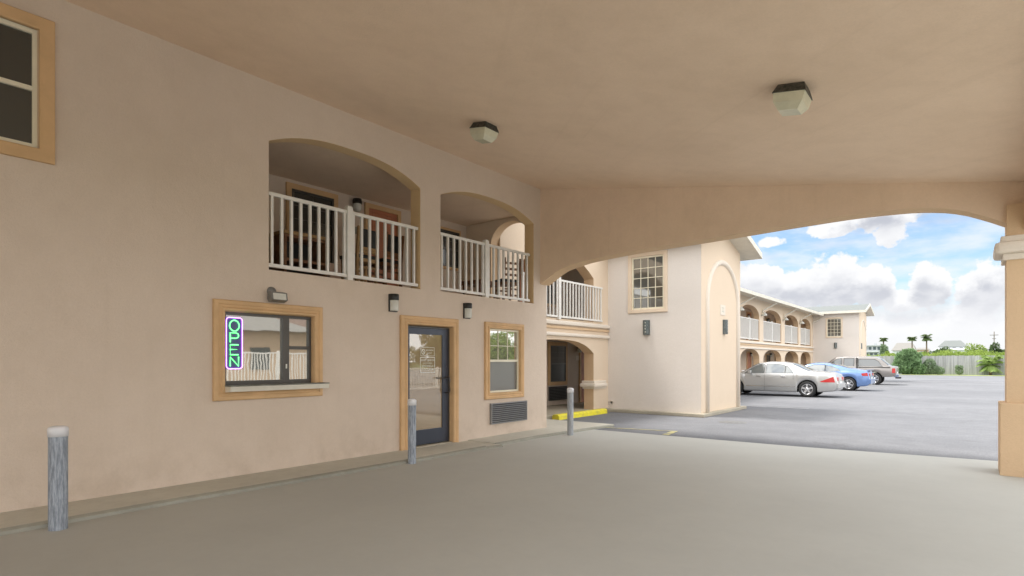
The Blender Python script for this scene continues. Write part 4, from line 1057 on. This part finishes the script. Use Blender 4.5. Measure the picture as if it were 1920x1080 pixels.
# big shrub in front of the fence
random.seed(11)
b_ = [(-.9, 0, .7, .8, .7, .7), (0, 0, .8, 1.0, .8, .8), (.9, 0, .65, .9, .7, .65), (-.4, 0, 1.5, .9, .7, .8), (.5, 0, 1.45, .8, .7, .75), (-.1, 0, 2.2, .65, .6, .65), (-.65, 0, 2.0, .5, .5, .5), (.25, 0, 2.55, .35, .4, .35)]
for _ in range(16):
    a = random.uniform(0, math.pi); q = random.uniform(.75, 1.05); b_.append((1.45*q*math.cos(a), random.uniform(-.5, .3), .35+2.2*q*math.sin(a), random.uniform(.22, .42), .3, random.uniform(.22, .45)))
tree('large_shrub', 'big rounded willow green shrub standing before the grey fence', 'shrub', -5.65, 76.9, 2.9, b_, .15, 8000, 'leafbush', 1.2, None, .06, 0)
b_ = [(-.5, 0, .6, .7, .5, .6), (.3, 0, .6, .7, .5, .55), (0, 0, 1.2, .6, .5, .6), (.9, 0, .45, .5, .4, .45)]
tree('small_shrub', 'grey green wispy shrub merging into the right side of the big shrub', 'shrub', -3.7, 77.3, 1.8, b_, .10, 3000, 'leafpale', .9, None, .04, 0)
b_ = [(0, 0, .45, .38, .3, .42), (-.15, 0, .85, .22, .2, .25), (.15, 0, .8, .2, .2, .25)]
tree('small_shrub', 'small thin lone bush at the middle of the grey fence', 'shrub', -1.12, 77.4, 1.1, b_, .08, 700, 'leafpale', .6, None, .03, 0)
# fence: weathered boards
t = thing('board_fence', 'long weathered grey vertical board fence across the back of the lot', 'fence', (-2, 78.4, 0))
m = MB(); x = -13.; random.seed(5)
while x < 11:
    w_ = random.uniform(.13, .15); hh = 2.08+random.uniform(-.03, .03); o = random.uniform(0, .015)
    m.box(x, x+w_-.012, 78.35-o, 78.37-o, .04, hh); x += w_
m.build('boards', M['fence'], t)
m = MB()
for z in (.4, 1.1, 1.8): m.box(-13, 11, 78.385, 78.43, z, z+.09)
m.build('rails', M['fence'], t)
def frond(m, o, az_, length, rise, droop, s, n=9, w=.5):
    P = []; d = Vector((math.cos(az_), math.sin(az_), 0))
    for k in range(n+1):
        q = k/n; P.append(o+d*length*q*(1-.15*q)+Vector((0, 0, rise*math.sin(q*1.9)*length-droop*q*q*length)))
    for k in range(1, n):
        t_ = (P[k+1]-P[k-1]).normalized(); sd_ = t_.cross(Vector((0, 0, 1))).normalized(); L_ = w*length*math.sin(math.pi*(k+.6)/(n+1.2))
        for sg in (-1, 1):
            tip = P[k]+sd_*sg*L_+t_*L_*.6-Vector((0, 0, L_*.35)); m.face([P[k]-t_*s*.5, P[k]+t_*s*.5, tip])
def fan_palm(name, label, x, y, zt, rad, tr, mat='palm', n=26, z0=-.06, group=None, up=.5, lean=0.):
    t = thing(name, label, 'palm tree', (x, y, z0), group)
    m = MB(); m.tube([(x-lean, y, z0), (x-lean*.3, y, z0+(zt-z0)*.5), (x, y, zt-rad*.35)], [tr*1.25, tr, tr*.85], 8); m.build('trunk', M['bark'], t)
    m = MB(); o = Vector((x, y, zt-rad*.35))
    for k in range(n):
        a = 2.4*k; e = random.uniform(-.6, 1.); frond(m, o, a, rad*random.uniform(.8, 1.1), up*max(e, -.2), .55 if e < 0 else .2, rad*.2, 8, .45)
    m.build('crown', M[mat], t, weld=False); return t
random.seed(3)
fan_palm('young_palm', 'young pale green palm with a short trunk in front of the fence', 1.42, 77.6, 1.55, 1.25, .11, 'palmbright', 30, 0., None, 1.0)
fan_palm('tall_palm', 'tall shaggy palm above the grey balconied apartment block', -22.5, 220, 9.2, 1.45, .22, 'palm', 60, group='tall palms on the skyline', up=.4)
fan_palm('tall_palm', 'tall round headed palm standing at the right end of the big grey roof', -14.9, 220, 9.3, 1.5, .18, 'palm', 60, group='tall palms on the skyline', up=.4)
fan_palm('tall_palm', 'tallest fan palm with a clear trunk between the grey roof and the white house', -11.2, 220, 9.6, 1.8, .20, 'palm', 36, group='tall palms on the skyline', up=.7)
# skyline trees
random.seed(21)
def skytree(label, x, y, h, w, mat, n=1400, s=.28):
    tree('tree', label, 'tree', x, y, h, cluster(w, h, 8, .42, .5, .34), s, n, mat, h*.5, 'trees beyond the fence', .15)
skytree('bright green small tree just right of the grey apartment block', -17.9, 190, 3.9, 3.2, 'leafhedge')
skytree('tall thin pale tree under the leftmost tall palm', -21.5, 210, 6.2, 2.6, 'leafpale')
skytree('low dark tree below the tallest fan palm', -8.8, 195, 5.2, 3.8, 'leafdark')
skytree('broad dark tree between the tallest palm and the white house', -6.6, 200, 5.2, 4.6, 'leafdark')
skytree('flat topped green tree right of the white house', 1.0, 260, 7.6, 6.6, 'leafhedge')
skytree('small dark tree at the right end of the white house', 2.4, 210, 5.0, 1.7, 'leafdark', 700)
skytree('dark bushy tree at the foot of the utility pole', 4.7, 200, 6.3, 2.6, 'leafdark')
skytree('dark low tree half hidden behind the column at the right', 6.3, 200, 4.6, 3.4, 'leafdark')
# overgrown bank behind the fence
m = MB(); random.seed(9)
for i in range(150):
    x = -10.5+16*i/150+random.uniform(-.3, .3); y = random.uniform(82, 92)
    top = 2.35+.45*math.exp(-((x+1.)/4)**2)+.12*math.sin(x*2.1)+random.uniform(-.12, .1)
    leaves(m, (x, y, top*.72), (.8, .8, top*.28), 150, .11, .3)
tag(m.build('overgrown_bank', M['leafhedge'], weld=False), 'bright green overgrown bank of brush behind the board fence', 'brush', kind='stuff')
m = MB()
for i in range(40):
    x0 = -14+.7*i
    m.face([(x0, 81, 0), (x0+.7, 81, 0), (x0+.7, 86, 2.1), (x0, 86, 2.1)]); m.face([(x0, 86, 2.1), (x0+.7, 86, 2.1), (x0+.7, 96, 0), (x0, 96, 0)])
tag(m.build('earth_bank', M['field']), kind='structure')

# ================================================================== FAR BUILDINGS
def house(name, label, x0, x1, y, depth, ze, zr, wallm, roofm, wins=(), hip=1.0, base=-.06):
    t = thing(name, label, 'house', ((x0+x1)/2, y, base))
    m = MB(); m.box(x0, x1, y, y+depth, base, ze); m.build('wall', M[wallm], t)
    m = MB(); o = .5; a, b, c, d = x0-o, x1+o, y-o, y+depth+o; ym = (c+d)/2; r0, r1 = a+hip, b-hip
    m.face([(a, c, ze), (b, c, ze), (r1, ym, zr), (r0, ym, zr)]); m.face([(b, d, ze), (a, d, ze), (r0, ym, zr), (r1, ym, zr)])
    m.face([(a, c, ze), (r0, ym, zr), (a, d, ze)]); m.face([(b, c, ze), (b, d, ze), (r1, ym, zr)]); m.face([(a, c, ze-.15), (b, c, ze-.15), (b, c, ze), (a, c, ze)]); m.build('roof', M[roofm], t)
    for (wx0, wx1, wz0, wz1) in wins:
        m = MB(); m.box(wx0, wx1, y-.05, y, wz0, wz1); w_ = m.build('window', M['winfar'], t)
        m = MB(); ring(m, FY(y), wx0-.1, wx1+.1, wz0-.1, wz1+.1, [(0, .02), (0, .08), (.12, .08)]); m.build('frame', M['housewhite'], w_)
    return t
t = thing('apartment_block', 'grey apartment block with dark windows and white balcony lines left of the palms', 'building', (-42, 350, 0))
m = MB(); m.box(-48, -37.4, 350, 362, -.06, 9.3); m.build('wall', M['housegrey'], t)
m = MB(); m.box(-48.3, -37.1, 349.6, 362.4, 9.3, 9.75); m.box(-39.9, -38.9, 351, 352, 9.75, 10.6); m.build('roof', M['housegrey'], t)
for k in range(5):
    x = -46.2+k*1.95; m = MB(); m.box(x, x+1.25, 349.9, 350, 7.3, 8.9); m.build('window', M['winfar'], t)
for z in (6.3, 3.6, 1.0):
    m = MB(); m.box(-48, -38, 348.9, 350, z-.1, z+.15); b_ = m.build('balcony', M['housewhite'], t)
    m = MB(); m.box(-48, -38, 348.9, 348.95, z+.85, z+.95)
    for k in range(40): m.box(-48+.25*k, -47.95+.25*k, 348.9, 348.95, z+.15, z+.85)
    m.build('rail', M['housewhite'], b_)
for k in range(4):
    for z in (3.9, 1.3): m = MB(); m.box(-45.8+k*2., -44.5+k*2., 349.9, 350, z, z+1.7); m.build('window', M['winfar'], t)
house('roofed_house', 'house with a large plain grey shingle roof between two tall palms', -27.3, -19.4, 300, 9, 6.1, 9.5, 'housewhite', 'shingle2', [(-25.9, -24.6, 3.5, 5.2), (-22.9, -21.6, 3.5, 5.2)], 1.6)
house('tan_house', 'low tan house under the tallest palm, left of the white house', -18.7, -14.8, 300, 7, 6.4, 7.2, 'housetan', 'shingle2', [(-17.5, -16.4, 4.2, 5.6)], .8)
house('white_house', 'white two storey house with pale grey roof above the green bank', -10.9, -2.2, 300, 8, 7.6, 10.1, 'housewhite', 'shingle', [(-9.3, -8.2, 5.6, 7.1), (-6.6, -5.4, 5.6, 7.1), (-4.2, -3.2, 5.6, 7.1)], 2.2)
house('low_annex', 'long low white annex running right from the white house', -12, 1.6, 292, 6, 6.1, 6.7, 'housewhite', 'housewhite', [(-10, -8.6, 4.2, 5.4), (-5, -3.6, 4.2, 5.4)], .8)
t = thing('utility_pole', 'thin wooden utility pole with one crossarm near the column', 'utility pole', (5.77, 260, 0))
m = MB(); m.tube([(5.77, 260, -.06), (5.77, 260, 11.7)], [.19, .13], 8); m.build('post', M['pole'], t)
m = MB(); m.box(4.6, 6.9, 259.8, 259.95, 10.4, 10.6); m.box(5.2, 6.3, 259.8, 259.95, 9.2, 9.35); m.build('crossarm', M['pole'], t)

# ---- across the drive (seen mirrored in the office glass)
t = thing('hip_roof_house', 'tan hip roofed house across the drive, mirrored in the office glass', 'house', (20, 12, 0))
m = MB(); m.box(17, 27, 7, 20, 0, 3.2); m.build('wall', M['housetan'], t)
m = MB(); a, b, c, d, ze, zr = 16.4, 27.6, 6.4, 20.6, 3.2, 5.2
m.face([(a, c, ze), (b, c, ze), (22, 10.5, zr)]); m.face([(a, d, ze), (b, d, ze), (22, 16.5, zr)]); m.face([(a, c, ze), (22, 10.5, zr), (22, 16.5, zr), (a, d, ze)]); m.face([(b, c, ze), (22, 10.5, zr), (22, 16.5, zr), (b, d, ze)]); m.build('roof', M['shingle2'], t)
for y in (8.5, 12, 16): m = MB(); m.box(16.95, 17, y, y+1.2, 1, 2.3); m.build('window', M['winfar'], t)
t = thing('pink_building', 'pink stucco building mirrored at the left of the glass door', 'building', (23, 24, 0))
m = MB(); m.box(19, 28, 15.0+6, 27.5, 0, 5.0); m.build('wall', M['housepink'], t)
m = MB(); a, b, c, d = 18.5, 28.5, 20.5, 28.0; q = (23.5, 24.2, 6.8)
for p_ in (((a, c, 5), (b, c, 5)), ((b, c, 5), (b, d, 5)), ((b, d, 5), (a, d, 5)), ((a, d, 5), (a, c, 5))): m.face([p_[0], p_[1], q])
m.build('roof', M['housepink'], t)
random.seed(31)
tree('olive_tree', 'olive green tree across the drive, mirrored in the door glass', 'tree', 11.5, 25.2, 4.0, cluster(4.2, 3.9, 12, .40, .5, .3), .11, 7000, 'leafolive', 1.4, None, .14, 0)
tree('green_tree', 'green tree across the drive, mirrored in the small window beside the door', 'tree', 12.5, 32.5, 4.0, cluster(4.4, 3.8, 12, .40, .5, .3), .11, 6000, 'leafhedge', 1.4, None, .14, 0)
railing('tall white picket fence across the drive, mirrored in the drive-up window', FX(7.2), 7.0, 14.8, .08, 1.85, [9.6, 12.2], [20]*3, w=0, detailed=False, group='picket railings across the drive')
t = railing('white picket railing across the drive, mirrored in the door glass', FX(7.2), 15.0, 27.0, .08, 1.15, [18, 21, 24], [18]*4, w=0, detailed=False, group='picket railings across the drive')

for o in bpy.data.objects:
    if '_o' in o: del o['_o']
